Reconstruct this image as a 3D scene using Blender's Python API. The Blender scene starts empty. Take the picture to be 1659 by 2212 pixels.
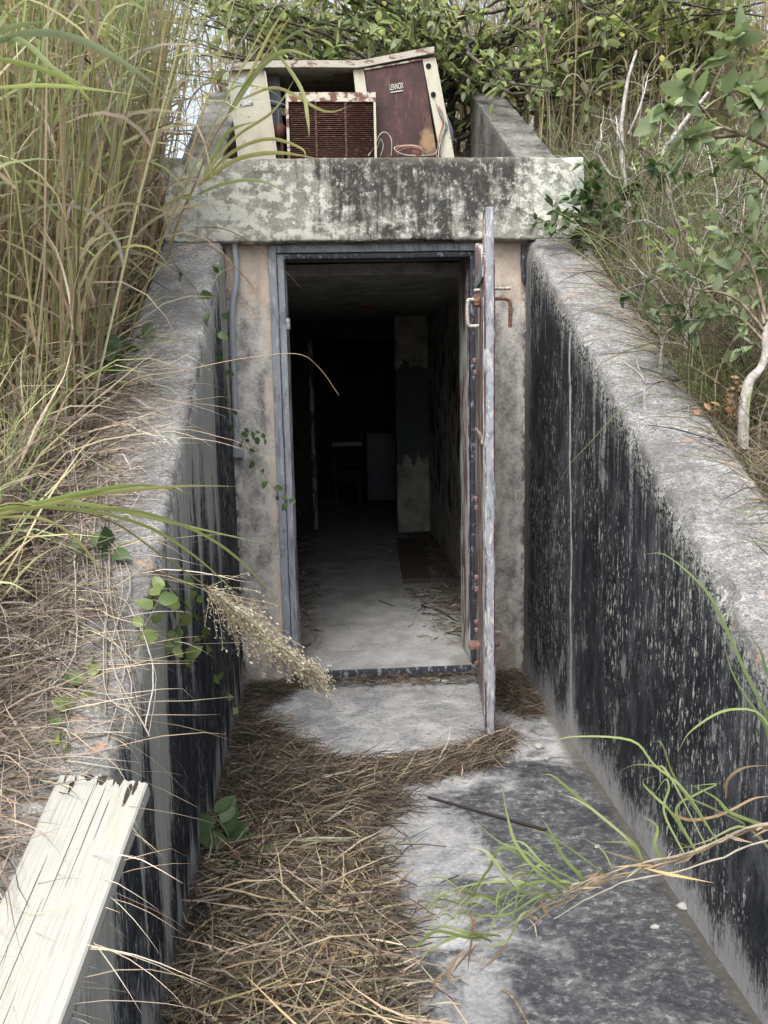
import bpy, bmesh, math, random
import numpy as np
from mathutils import Vector, Matrix, noise as mnoise

# ------------------------------------------------------------------ camera
F, D, CXW, CZ, YAW, PITCH, ROLL = 1900.0, 4.62, -.30, 1.655, .0672, .1582, -.0207
IW, IH = 1659.0, 2211.0
scn = bpy.context.scene
col = scn.collection
cy, sy, cp, sp = math.cos(YAW), math.sin(YAW), math.cos(PITCH), math.sin(PITCH)
FWD = np.array([sy*cp, cy*cp, -sp]); RT = np.array([cy, -sy, 0.]); UP = np.cross(RT, FWD)
RT, UP = math.cos(ROLL)*RT+math.sin(ROLL)*UP, -math.sin(ROLL)*RT+math.cos(ROLL)*UP
CAM = np.array([CXW, -D, CZ])
cd = bpy.data.cameras.new('camera'); cam = bpy.data.objects.new('camera', cd); col.objects.link(cam)
cd.sensor_fit = 'VERTICAL'; cd.sensor_height = 24; cd.lens = F/IH*24; cd.clip_start = .02; cd.clip_end = 600
M = Matrix.Identity(4)
for i in range(3):
    M[i][0], M[i][1], M[i][2], M[i][3] = RT[i], UP[i], -FWD[i], CAM[i]
cam.matrix_world = M
scn.camera = cam

# ------------------------------------------------------------------ light
SUN_EL, SUN_AZ = math.radians(58), math.radians(205)     # azimuth from +y, clockwise: behind the camera, a little to the left
w = bpy.data.worlds.new('World'); scn.world = w; w.use_nodes = True
nt = w.node_tree; nt.nodes.clear()
sky = nt.nodes.new('ShaderNodeTexSky'); sky.sky_type = 'NISHITA'; sky.sun_disc = False
sky.sun_elevation = SUN_EL; sky.sun_rotation = SUN_AZ; sky.dust_density = 6; sky.air_density = 1.2; sky.ozone_density = 1
hs = nt.nodes.new('ShaderNodeHueSaturation'); hs.inputs['Saturation'].default_value = .50
bg = nt.nodes.new('ShaderNodeBackground'); bg.inputs['Strength'].default_value = .15
wo = nt.nodes.new('ShaderNodeOutputWorld')
nt.links.new(sky.outputs[0], hs.inputs['Color']); nt.links.new(hs.outputs[0], bg.inputs['Color']); nt.links.new(bg.outputs[0], wo.inputs[0])
sd = bpy.data.lights.new('sun', 'SUN'); sd.energy = 1.05; sd.angle = math.radians(22); sd.color = (1, .98, .95)
so = bpy.data.objects.new('sun', sd); col.objects.link(so)
sv = Vector((math.sin(SUN_AZ)*math.cos(SUN_EL), math.cos(SUN_AZ)*math.cos(SUN_EL), math.sin(SUN_EL)))
so.rotation_euler = sv.to_track_quat('Z', 'Y').to_euler(); so.location = (0, -4, 12)
scn.view_settings.view_transform = 'Standard'; scn.view_settings.look = 'None'
scn.view_settings.exposure = 1.25; scn.view_settings.gamma = 1
scn.cycles.max_bounces = 8; scn.cycles.diffuse_bounces = 4; scn.cycles.transparent_max_bounces = 4

rng = np.random.default_rng(7)
random.seed(7)

# ------------------------------------------------------------------ helpers: pixels of the photo to points
def ray(x, y): return FWD+(x-829.5)/F*RT-(y-1105.5)/F*UP
def on(ax, v, x, y):
    d = ray(x, y); i = 'xyz'.index(ax); return CAM+(v-CAM[i])/d[i]*d
def cap_z(y): return 2.337+.54*y
def on_cap(x, y, off=0.):
    d = ray(x, y); n = np.array([0, -.54, 1.]); return CAM+(2.337+off-n@CAM)/(n@d)*d

# ------------------------------------------------------------------ helpers: nodes
class NB:
    def __init__(s, name, rough=.9, spec=.2):
        s.m = bpy.data.materials.new(name); s.m.use_nodes = True; s.t = s.m.node_tree
        s.b = s.t.nodes['Principled BSDF']; s.b.inputs['Roughness'].default_value = rough
        s.b.inputs['Specular IOR Level'].default_value = spec
        s.out = s.t.nodes['Material Output']
    def set(s, inp, v):
        if isinstance(v, bpy.types.NodeSocket): s.t.links.new(v, inp)
        elif isinstance(v, (tuple, list)) and len(v) == 3 and inp.type == 'RGBA': inp.default_value = (*v, 1)
        else: inp.default_value = v
    def nd(s, ty, **p):
        n = s.t.nodes.new(ty)
        for k, v in p.items(): setattr(n, k, v)
        return n
    def pos(s): return s.nd('ShaderNodeNewGeometry').outputs['Position']
    def obj(s): return s.nd('ShaderNodeTexCoord').outputs['Object']
    def rnd(s): return s.nd('ShaderNodeObjectInfo').outputs['Random']
    def attr(s, a): return s.nd('ShaderNodeAttribute', attribute_name=a).outputs['Color']
    def sep(s, v):
        n = s.nd('ShaderNodeSeparateXYZ'); s.set(n.inputs[0], v); return n.outputs[0], n.outputs[1], n.outputs[2]
    def vmul(s, v, k):
        n = s.nd('ShaderNodeVectorMath', operation='MULTIPLY'); s.set(n.inputs[0], v); n.inputs[1].default_value = k; return n.outputs[0]
    def vadd(s, v, k):
        n = s.nd('ShaderNodeVectorMath', operation='ADD'); s.set(n.inputs[0], v); s.set(n.inputs[1], k); return n.outputs[0]
    def noise(s, v, k=(1, 1, 1), detail=5, rough=.6, dist=0., out=0):
        if isinstance(k, (int, float)): k = (k, k, k)
        n = s.nd('ShaderNodeTexNoise'); s.set(n.inputs['Vector'], s.vmul(v, k)); n.inputs['Scale'].default_value = 1
        n.inputs['Detail'].default_value = detail; n.inputs['Roughness'].default_value = rough; n.inputs['Distortion'].default_value = dist
        return n.outputs[out]
    def math(s, op, a, b=0., c=False):
        n = s.nd('ShaderNodeMath', operation=op, use_clamp=c); s.set(n.inputs[0], a); s.set(n.inputs[1], b); return n.outputs[0]
    def sm(s, f, lo, hi):                                    # smooth step, lo may be above hi
        n = s.nd('ShaderNodeMapRange', interpolation_type='SMOOTHSTEP'); s.set(n.inputs[0], f)
        if lo <= hi: n.inputs[1].default_value, n.inputs[2].default_value, n.inputs[3].default_value, n.inputs[4].default_value = lo, hi, 0, 1
        else: n.inputs[1].default_value, n.inputs[2].default_value, n.inputs[3].default_value, n.inputs[4].default_value = hi, lo, 1, 0
        return n.outputs[0]
    def mix(s, f, a, b, mode='MIX'):
        n = s.nd('ShaderNodeMix', data_type='RGBA', blend_type=mode)
        s.set(n.inputs[0], f); s.set(n.inputs[6], a); s.set(n.inputs[7], b); return n.outputs[2]
    def ramp(s, f, stops):
        n = s.nd('ShaderNodeValToRGB'); e = n.color_ramp.elements
        while len(e) < len(stops): e.new(.5)
        for el, (p, c) in zip(e, stops): el.position = p; el.color = (*c, 1) if not isinstance(c, (int, float)) else (c, c, c, 1)
        s.set(n.inputs[0], f); return n.outputs[0]
    def band(s, v, c, hw, soft):                             # 1 where |v-c| < hw
        a = s.math('ABSOLUTE', s.math('SUBTRACT', v, c)); return s.sm(a, hw+soft, hw)
    def mul(s, *a):
        r = a[0]
        for x in a[1:]: r = s.math('MULTIPLY', r, x)
        return r
    def bump(s, h, strength=.4, dist=.01):
        n = s.nd('ShaderNodeBump'); n.inputs['Strength'].default_value = strength; n.inputs['Distance'].default_value = dist
        s.set(n.inputs['Height'], h); s.set(s.b.inputs['Normal'], n.outputs[0])
    def done(s, c): s.set(s.b.inputs['Base Color'], c); return s.m

def plain(name, c, rough=.7, metal=0., var=.25, scale=30):
    k = NB(name, rough, .3); k.b.inputs['Metallic'].default_value = metal
    n = k.noise(k.pos(), scale); f = k.noise(k.pos(), scale*6, detail=3)
    a = tuple(x*(1-var) for x in c); b = tuple(min(1, x*(1+var)) for x in c)
    k.bump(f, .15, .003)
    return k.done(k.mix(n, a, b))

# --- concrete of the two wing walls
def mat_wing(left):
    k = NB('wing_concrete_left' if left else 'wing_concrete_right', .92, .15)
    P = k.pos(); x, y, z = k.sep(P)
    d = k.math('SUBTRACT', k.math('ADD', k.math('MULTIPLY', y, .54), 2.337), z)
    warp = k.noise(P, (2, 5, 1.2), 3)
    fine = k.noise(P, (85, 85, 25), 7, .72)
    mid = k.noise(P, (34, 32, 10), 8, .70)
    iso = k.noise(P, 75, 6, .72)
    big = k.noise(P, (2.3, 2.6, 2.1), 5, .6)
    grit = k.noise(P, (190, 190, 120), 3, .6)
    blk = k.ramp(k.math('ADD', k.math('MULTIPLY', k.noise(P, (9, 14, 6), 8, .72), .6), k.math('MULTIPLY', k.noise(P, (2.2, 2.2, 1.6), 5, .6), .4)), [(.40, (.006, .007, .010)), (.52, (.020, .023, .029)), (.66, (.085, .090, .10))])
    blk = k.mix(k.mul(k.sm(grit, .56, .72), .25), blk, (.13, .135, .14))
    pale = k.mix(k.noise(P, 9), (.26, .27, .26), (.52, .53, .48))
    if left:
        broad = k.noise(P, (3.4, 3.1, .12), 10, .72)
        bm = k.sm(k.math('ADD', k.math('ADD', broad, k.math('MULTIPLY', k.math('SUBTRACT', fine, .5), .14)), k.math('MULTIPLY', k.math('SUBTRACT', .50, d), .20)), .47, .53)
        lt = k.mix(k.noise(P, (30, 34, 1.6), 7, .7), (.13, .13, .115), (.43, .43, .38))
        c = k.mix(bm, blk, lt)
        c = k.mix(k.mul(k.sm(k.noise(P, (26, 26, .6), 6, .7), .56, .66), .75), c, (.045, .046, .046))
        fm = k.mul(k.sm(fine, .55, .63), k.sm(big, .40, .60), .75)
    else:
        bm = k.mul(k.sm(k.noise(P, (12, 12, .5), 8, .7), .54, .70), .28)
        c = k.mix(bm, blk, (.16, .165, .165))
        fm = k.mul(k.sm(fine, .565, .605), k.sm(k.math('ADD', big, k.math('MULTIPLY', k.math('SUBTRACT', mid, .5), .7)), .44, .56))
    c = k.mix(fm, c, pale)
    c = k.mix(k.mul(k.sm(mid, .605, .64), k.sm(big, .46, .58), .9), c, pale)
    patch = k.mul(k.sm(k.noise(P, (8, 7, 3.6), 10, .76), .555, .60), k.sm(k.noise(P, (1.7, 1.5, 1.2), 3), .42, .58), .75)
    c = k.mix(patch, c, k.mix(fine, (.10, .105, .108), (.30, .305, .30)))
    topr = k.mul(k.sm(k.math('ADD', k.noise(P, (46, 46, 1.3), 7, .7), k.math('MULTIPLY', k.math('SUBTRACT', .30, d), .22)), .56, .63), k.sm(d, .95, .1), .7)
    c = k.mix(k.mul(topr, k.sm(iso, .40, .55)), c, pale)
    if not left:
        # the white run of lime down the wall
        yc = k.math('ADD', k.math('SUBTRACT', y, k.math('MULTIPLY', z, .058)), .948)
        wv = k.math('MULTIPLY', k.math('SUBTRACT', k.noise(P, (3, 3, 9), 6, .65), .5), .030)
        wid = k.math('ABSOLUTE', k.math('ADD', yc, wv))
        run = k.mul(k.sm(wid, .019, .006), k.sm(d, .02, .16), k.sm(k.noise(P, (60, 60, 16), 6, .7), .34, .52))
        c = k.mix(run, c, (.46, .47, .46))
        halo = k.mul(k.sm(k.math('ADD', wid, k.math('MULTIPLY', k.math('SUBTRACT', mid, .5), .2)), .10, .0), k.sm(z, .75, .05), .7)
        c = k.mix(halo, c, (.25, .26, .27))
        yf = k.math('ADD', y, k.math('MULTIPLY', k.math('SUBTRACT', mid, .5), .3))
        c = k.mix(k.mul(k.sm(yf, -.18, -.05), .75), c, k.mix(fine, (.10, .105, .11), (.27, .28, .285)))
        zb_ = k.math('ADD', k.math('ADD', z, k.math('MULTIPLY', k.math('SUBTRACT', fine, .5), .55)), k.math('MULTIPLY', k.math('SUBTRACT', k.noise(P, (5, 5, 1), 5, .7), .5), .35))
        c = k.mix(k.mul(k.sm(zb_, .17, .03), .92), c, k.mix(mid, (.15, .155, .16), (.42, .425, .43)))
    else:
        zb_ = k.math('ADD', z, k.math('MULTIPLY', k.math('SUBTRACT', k.noise(P, (8, 8, .5), 7, .7), .5), 1.3))
        c = k.mix(k.mul(k.sm(zb_, .14, .0), .85), c, k.mix(mid, (.22, .22, .215), (.42, .42, .41)))
    # weathered cap and its drips down the face
    sc1 = k.noise(P, (62, 105, 105), 7, .74, 1.1); sc2 = k.noise(P, (210, 300, 300), 3, .7, .4); sc0 = k.noise(P, (9, 14, 14), 6, .65)
    capv = k.math('ADD', k.math('ADD', k.math('MULTIPLY', sc1, .55), k.math('MULTIPLY', sc2, .25)), k.math('MULTIPLY', sc0, .2))
    capc = k.ramp(capv, [(.40, (.050, .050, .051)), (.465, (.118, .118, .117)), (.52, (.190, .189, .186)), (.59, (.36, .357, .345))])
    capc = k.mix(k.mul(k.sm(k.noise(P, (3.2, 2.2, 2.2), 7, .68), .47, .62), .65), capc, k.mix(sc1, (.04, .041, .042), (.15, .15, .148)))
    lich = k.mul(k.sm(k.noise(P, (10, 17, 17), 8, .72), .58, .64), k.sm(k.noise(P, 2.3, 2), .44, .58))
    capc = k.mix(k.mul(lich, .62), capc, k.mix(sc1, (.26, .13, .07), (.44, .29, .18)))
    dd = k.math('ADD', d, k.math('MULTIPLY', k.math('SUBTRACT', mid, .5), .09))
    dd = k.math('ADD', dd, k.math('MULTIPLY', k.math('SUBTRACT', iso, .5), .14))
    dd = k.math('ADD', dd, k.math('MULTIPLY', k.math('SUBTRACT', warp, .5), .14))
    c = k.mix(k.mul(k.sm(dd, .20, .05), k.sm(iso, .49, .55), .75), c, pale)
    c = k.mix(k.sm(dd, .05, .035), c, capc)
    k.bump(k.math('ADD', k.math('MULTIPLY', k.noise(P, 60, 7, .7), .8), k.math('MULTIPLY', sc1, .3)), .5, .008)
    return k.done(c)

def mat_beam():
    k = NB('beam_concrete', .92, .15); P = k.pos(); x, y, z = k.sep(P)
    fin = k.noise(P, (70, 70, 70), 6, .7); ax = k.math('ABSOLUTE', x)
    g = k.ramp(k.math('ADD', k.math('MULTIPLY', k.noise(P, 9, 8, .7), .65), k.math('MULTIPLY', fin, .35)), [(.38, (.14, .14, .125)), (.5, (.25, .25, .225)), (.62, (.38, .38, .34))])
    flv = k.math('ADD', k.math('MULTIPLY', k.noise(P, (17, 17, 20), 9, .74), .8), k.math('MULTIPLY', k.noise(P, (2.1, 2, 2.6), 3), .3))
    flake = k.sm(flv, .545, .58)
    c = k.mix(k.math('MULTIPLY', flake, k.sm(fin, .30, .46)), g, k.mix(k.noise(P, 30, 6, .7), (.40, .41, .375), (.63, .635, .58)))
    mint = k.mul(k.sm(k.noise(P, (4, 4, 5), 8, .7), .50, .57), k.sm(ax, .55, .95), .75)
    c = k.mix(mint, c, k.mix(fin, (.33, .38, .335), (.46, .51, .46)))
    run = k.noise(P, (15, 15, 1.5), 9, .72); blob = k.noise(P, (6.5, 6, 8.), 9, .72)
    cen = k.sm(k.math('ABSOLUTE', k.math('SUBTRACT', x, .22)), .74, .30)
    v = k.math('ADD', k.math('ADD', k.math('MULTIPLY', run, .55), k.math('MULTIPLY', blob, .62)), k.math('MULTIPLY', cen, .17))
    v = k.math('ADD', v, k.math('MULTIPLY', k.math('SUBTRACT', z, 2.5), .30))
    mold = k.mul(k.sm(v, .655, .79), k.sm(k.noise(P, (45, 45, 34), 7, .75), .66, .52), .97)
    c = k.mix(mold, c, k.mix(fin, (.012, .012, .012), (.07, .07, .065)))
    top = k.mul(k.sm(k.math('ADD', z, k.math('MULTIPLY', k.math('SUBTRACT', blob, .5), .25)), 2.66, 2.72), .6)
    c = k.mix(top, c, (.16, .15, .125))
    rust = k.mul(k.sm(k.noise(P, (7, 7, 7), 8, .7), .54, .62), k.sm(x, -.35, -.8), .45)
    c = k.mix(rust, c, (.22, .155, .10))
    k.bump(k.math('ADD', k.noise(P, 60, 7, .72), k.math('MULTIPLY', flake, .3)), .6, .007)
    return k.done(c)

def mat_front():
    k = NB('front_concrete', .92, .15); P = k.pos(); x, y, z = k.sep(P)
    n = k.math('ADD', k.math('MULTIPLY', k.noise(P, (11, 11, 8), 9, .70), .75), k.math('MULTIPLY', k.noise(P, 70, 5, .7), .25))
    c = k.ramp(n, [(.38, (.14, .14, .13)), (.46, (.27, .265, .25)), (.53, (.40, .39, .365)), (.62, (.53, .51, .475))])
    peach = k.sm(k.math('ADD', z, k.math('MULTIPLY', k.math('SUBTRACT', k.noise(P, 6, 8, .68), .5), 1.1)), 1.92, 2.12)
    c = k.mix(k.mul(peach, .55), c, k.mix(k.noise(P, (5, 5, 7), 6, .65), (.46, .39, .355), (.56, .42, .29)))
    pk = k.mul(k.band(ax_(k, x), .565, .018, .02), k.sm(k.noise(P, (10, 10, 5), 8, .7), .38, .56), .7)
    c = k.mix(pk, c, (.54, .45, .39))
    low = k.sm(k.math('ADD', z, k.math('MULTIPLY', k.math('SUBTRACT', n, .5), .9)), .42, .05)
    c = k.mix(k.mul(low, .45), c, (.26, .215, .19))
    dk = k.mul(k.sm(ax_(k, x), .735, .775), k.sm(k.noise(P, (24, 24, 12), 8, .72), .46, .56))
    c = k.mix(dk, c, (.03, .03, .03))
    k.bump(k.noise(P, 60, 7, .72), .5, .007)
    return k.done(c)
def ax_(k, v): return k.math('ABSOLUTE', v)

def mat_path():
    k = NB('path_concrete', .85, .2); P = k.pos(); x, y, z = k.sep(P)
    fin = k.noise(P, (60, 75, 60), 6, .72); sw = k.noise(P, (5, 6, 5), 9, .66, .8)
    n = k.math('ADD', k.math('MULTIPLY', sw, .6), k.math('MULTIPLY', fin, .4))
    c = k.ramp(n, [(.38, (.085, .09, .095)), (.46, (.17, .175, .18)), (.54, (.25, .255, .257)), (.64, (.36, .365, .365))])
    # black algae towards the right wall, nearer the camera
    e = k.math('ADD', k.math('MULTIPLY', x, .75), k.math('MULTIPLY', y, -.10))
    e = k.math('ADD', e, k.math('MULTIPLY', k.math('SUBTRACT', k.noise(P, (2.4, 2.8, 2), 9, .66, .6), .5), 1.6))
    alg = k.mul(k.sm(e, .20, .40), k.sm(k.math('ADD', y, k.math('MULTIPLY', k.math('SUBTRACT', sw, .5), 1.2)), -.85, -1.15), k.sm(k.noise(P, (30, 38, 30), 9, .78), .68, .50))
    c = k.mix(k.mul(alg, .94), c, k.ramp(k.math('ADD', k.math('MULTIPLY', k.noise(P, (26, 34, 26), 9, .75), .6), k.math('MULTIPLY', sw, .4)), [(.38, (.014, .016, .019)), (.5, (.036, .039, .044)), (.64, (.12, .125, .13))]))
    sq = k.mul(k.sm(k.noise(P, (13, 20, 13), 8, .7, 1.6), .58, .66), k.sm(k.noise(P, 3.1, 5, .6), .46, .58), .25)
    c = k.mix(sq, c, (.34, .35, .35))
    spot = k.mul(k.sm(k.noise(P, (32, 50, 20), 5, .6), .58, .63), k.sm(y, -1.15, -.8), .8)
    c = k.mix(spot, c, (.08, .082, .08))
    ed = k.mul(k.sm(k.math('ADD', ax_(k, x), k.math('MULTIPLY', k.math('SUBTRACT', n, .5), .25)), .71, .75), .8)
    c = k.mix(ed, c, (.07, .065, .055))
    k.bump(k.math('ADD', k.noise(P, 60, 7, .72), k.math('MULTIPLY', n, .6)), .45, .006)
    return k.done(c)

def mat_peel(kind):
    k = NB('peeling_plaster_'+kind, .85, .2); P = k.pos(); x, y, z = k.sep(P)
    pl = k.ramp(k.noise(P, (6, 6, 6), 9, .7), [(.35, (.20, .195, .18)), (.5, (.36, .35, .325)), (.65, (.50, .49, .455))])
    paint = k.mix(k.noise(P, 8, 7, .7), (.06, .078, .082), (.12, .14, .14))
    if kind == 'side':
        m = k.sm(k.noise(P, (9, 7.5, 2.8), 9, .70, .5), .525, .55)
        m = k.mul(m, k.sm(k.math('ADD', z, k.math('MULTIPLY', k.noise(P, (5, 5, 1.5), 4), .9)), .85, 1.0))
        paint = k.mix(k.sm(k.noise(P, (20, 16, 5), 4), .45, .6), (.02, .022, .022), paint)
    else:
        zz = k.math('ADD', z, k.math('MULTIPLY', k.math('SUBTRACT', k.noise(P, (9, 9, 6), 9, .7), .5), .75))
        m = k.mul(k.sm(zz, .76, .78), k.sm(zz, 1.72, 1.70))
    c = k.mix(m, pl, paint)
    k.bump(k.math('ADD', k.noise(P, 40, 5), k.math('MULTIPLY', m, 1.4)), .6, .01)
    return k.done(c)

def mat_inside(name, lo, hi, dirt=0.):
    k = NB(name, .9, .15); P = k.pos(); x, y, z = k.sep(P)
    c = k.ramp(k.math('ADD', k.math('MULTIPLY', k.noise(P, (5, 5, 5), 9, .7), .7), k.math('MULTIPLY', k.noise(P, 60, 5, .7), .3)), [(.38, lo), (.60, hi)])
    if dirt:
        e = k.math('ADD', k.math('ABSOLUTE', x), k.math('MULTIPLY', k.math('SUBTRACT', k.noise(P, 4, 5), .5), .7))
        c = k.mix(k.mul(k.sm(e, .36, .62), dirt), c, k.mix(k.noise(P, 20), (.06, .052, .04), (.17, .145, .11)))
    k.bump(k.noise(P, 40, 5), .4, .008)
    return k.done(c)

def mat_chip(name, paint, under, dark, lo=.52, hi=.58, sc=(30, 30, 8), rough=.55):
    k = NB(name, rough, .4); P = k.pos()
    a = k.sm(k.noise(P, sc, 6, .65), lo, hi); b = k.sm(k.noise(P, tuple(s*1.7 for s in sc), 5, .65), .56, .62)
    c = k.mix(a, k.mix(k.noise(P, 12), tuple(v*.75 for v in paint), tuple(min(1, v*1.2) for v in paint)), under)
    c = k.mix(k.mul(b, .85), c, dark)
    k.bump(k.math('ADD', a, k.noise(P, 60, 4)), .5, .004)
    return k.done(c)

def mat_rust():
    k = NB('rusty_maroon_paint', .6, .35); P = k.pos(); x, y, z = k.sep(P)
    c = k.ramp(k.noise(P, (9, 9, 6), 6), [(.35, (.028, .013, .014)), (.55, (.047, .021, .021)), (.7, (.075, .032, .030))])
    c = k.mix(k.mul(k.sm(k.noise(P, (30, 30, 9), 5), .54, .66), .5), c, (.12, .06, .05))
    px = on('y', .35, 930, 305)
    dv = k.nd('ShaderNodeVectorMath', operation='DISTANCE'); k.set(dv.inputs[0], P); dv.inputs[1].default_value = tuple(px)
    pt = k.sm(k.math('ADD', dv.outputs['Value'], k.math('MULTIPLY', k.math('SUBTRACT', k.noise(P, 18, 5), .5), .10)), .075, .035)
    c = k.mix(k.mul(pt, .8), c, k.mix(k.noise(P, 40), (.22, .11, .045), (.33, .25, .15)))
    k.bump(k.noise(P, (70, 70, 50), 4, .6), .5, .004)
    return k.done(c)

def mat_cream():
    k = NB('cream_sheet_metal', .5, .4); P = k.pos(); x, y, z = k.sep(P)
    c = k.mix(k.noise(P, 7, 7), (.36, .35, .28), (.50, .485, .40))
    r = k.sm(k.noise(P, (26, 26, 30), 8, .74), .605, .64)
    c = k.mix(k.mul(k.sm(k.noise(P, (14, 14, 5), 5), .5, .7), .45), c, (.30, .26, .19))
    c = k.mix(r, c, k.mix(k.noise(P, 40), (.10, .04, .02), (.26, .11, .05)))
    k.bump(k.noise(P, 30, 4), .2, .004)
    return k.done(c)

def mat_rusty_cream():
    k = NB('rusted_cream_metal', .6, .35); P = k.pos()
    r = k.sm(k.noise(P, (11, 11, 16), 8, .7), .46, .53)
    c = k.mix(r, (.47, .45, .39), k.mix(k.noise(P, 35), (.085, .038, .028), (.18, .082, .052)))
    k.bump(k.noise(P, 50, 4), .3, .004)
    return k.done(c)

def mat_leaf(name, a, b, trans=.45, objrand=True):
    k = NB(name, .45, .4)
    if objrand: c = k.mix(k.rnd(), a, b)
    else: c = k.attr('col')
    n = k.noise(k.obj() if objrand else k.pos(), 25, 3)
    c = k.mix(k.math('MULTIPLY', n, .45), c, tuple(v*.55 for v in a) if objrand else k.mix(1., c, (.5, .5, .5), 'MULTIPLY'))
    k.set(k.b.inputs['Base Color'], c)
    tr = k.nd('ShaderNodeBsdfTranslucent'); k.set(tr.inputs['Color'], k.mix(1., c, (1.08, 1.12, .78), 'MULTIPLY'))
    ms = k.nd('ShaderNodeMixShader'); ms.inputs[0].default_value = trans
    k.t.links.new(k.b.outputs[0], ms.inputs[1]); k.t.links.new(tr.outputs[0], ms.inputs[2]); k.t.links.new(ms.outputs[0], k.out.inputs[0])
    return k.m

def mat_grass(name, trans=.5, rough=.55):
    k = NB(name, rough, .3); c = k.attr('col')
    n = k.noise(k.pos(), 30, 3)
    c = k.mix(k.math('MULTIPLY', n, .5), c, k.mix(1., c, (.55, .52, .48), 'MULTIPLY'))
    k.set(k.b.inputs['Base Color'], c)
    tr = k.nd('ShaderNodeBsdfTranslucent'); k.set(tr.inputs['Color'], c)
    ms = k.nd('ShaderNodeMixShader'); ms.inputs[0].default_value = trans
    k.t.links.new(k.b.outputs[0], ms.inputs[1]); k.t.links.new(tr.outputs[0], ms.inputs[2]); k.t.links.new(ms.outputs[0], k.out.inputs[0])
    return k.m

def mat_bark(name, a, b):
    k = NB(name, .9, .15); P = k.pos()
    c = k.mix(k.sm(k.noise(P, (40, 40, 40), 6, .7), .38, .62), a, b)
    k.bump(k.noise(P, (70, 70, 30), 5), .7, .006)
    return k.done(c)

def mat_wood(name, lo, mid_, hi, crack):
    k = NB(name, .85, .2); O = k.obj()          # boards are built along local Y
    g = k.math('ADD', k.math('MULTIPLY', k.noise(O, (95, 2.2, 40), 7, .72, .7), .35), k.math('MULTIPLY', k.noise(O, (420, 9, 90), 5, .7, .3), .65))
    c = k.ramp(g, [(.33, lo), (.46, mid_), (.64, hi)])
    stain = k.sm(k.noise(O, (5, 3, 5), 4), .48, .7)
    c = k.mix(k.mul(stain, .4), c, tuple(v*a for v, a in zip(mid_, (.95, .93, .72))))
    cr = k.sm(k.noise(O, (60, .7, 20), 3, .5, .3), .70, .715)
    c = k.mix(cr, c, crack)
    k.bump(k.math('SUBTRACT', g, k.math('MULTIPLY', cr, .6)), .35, .002)
    return k.done(c)

def mat_ground():
    k = NB('soil_and_thatch', .95, .1); P = k.pos()
    c = k.ramp(k.noise(P, (7, 7, 7), 6, .7), [(.35, (.035, .028, .02)), (.5, (.10, .08, .055)), (.65, (.21, .175, .12))])
    k.bump(k.noise(P, 25, 6), 1., .04)
    return k.done(c)

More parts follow.
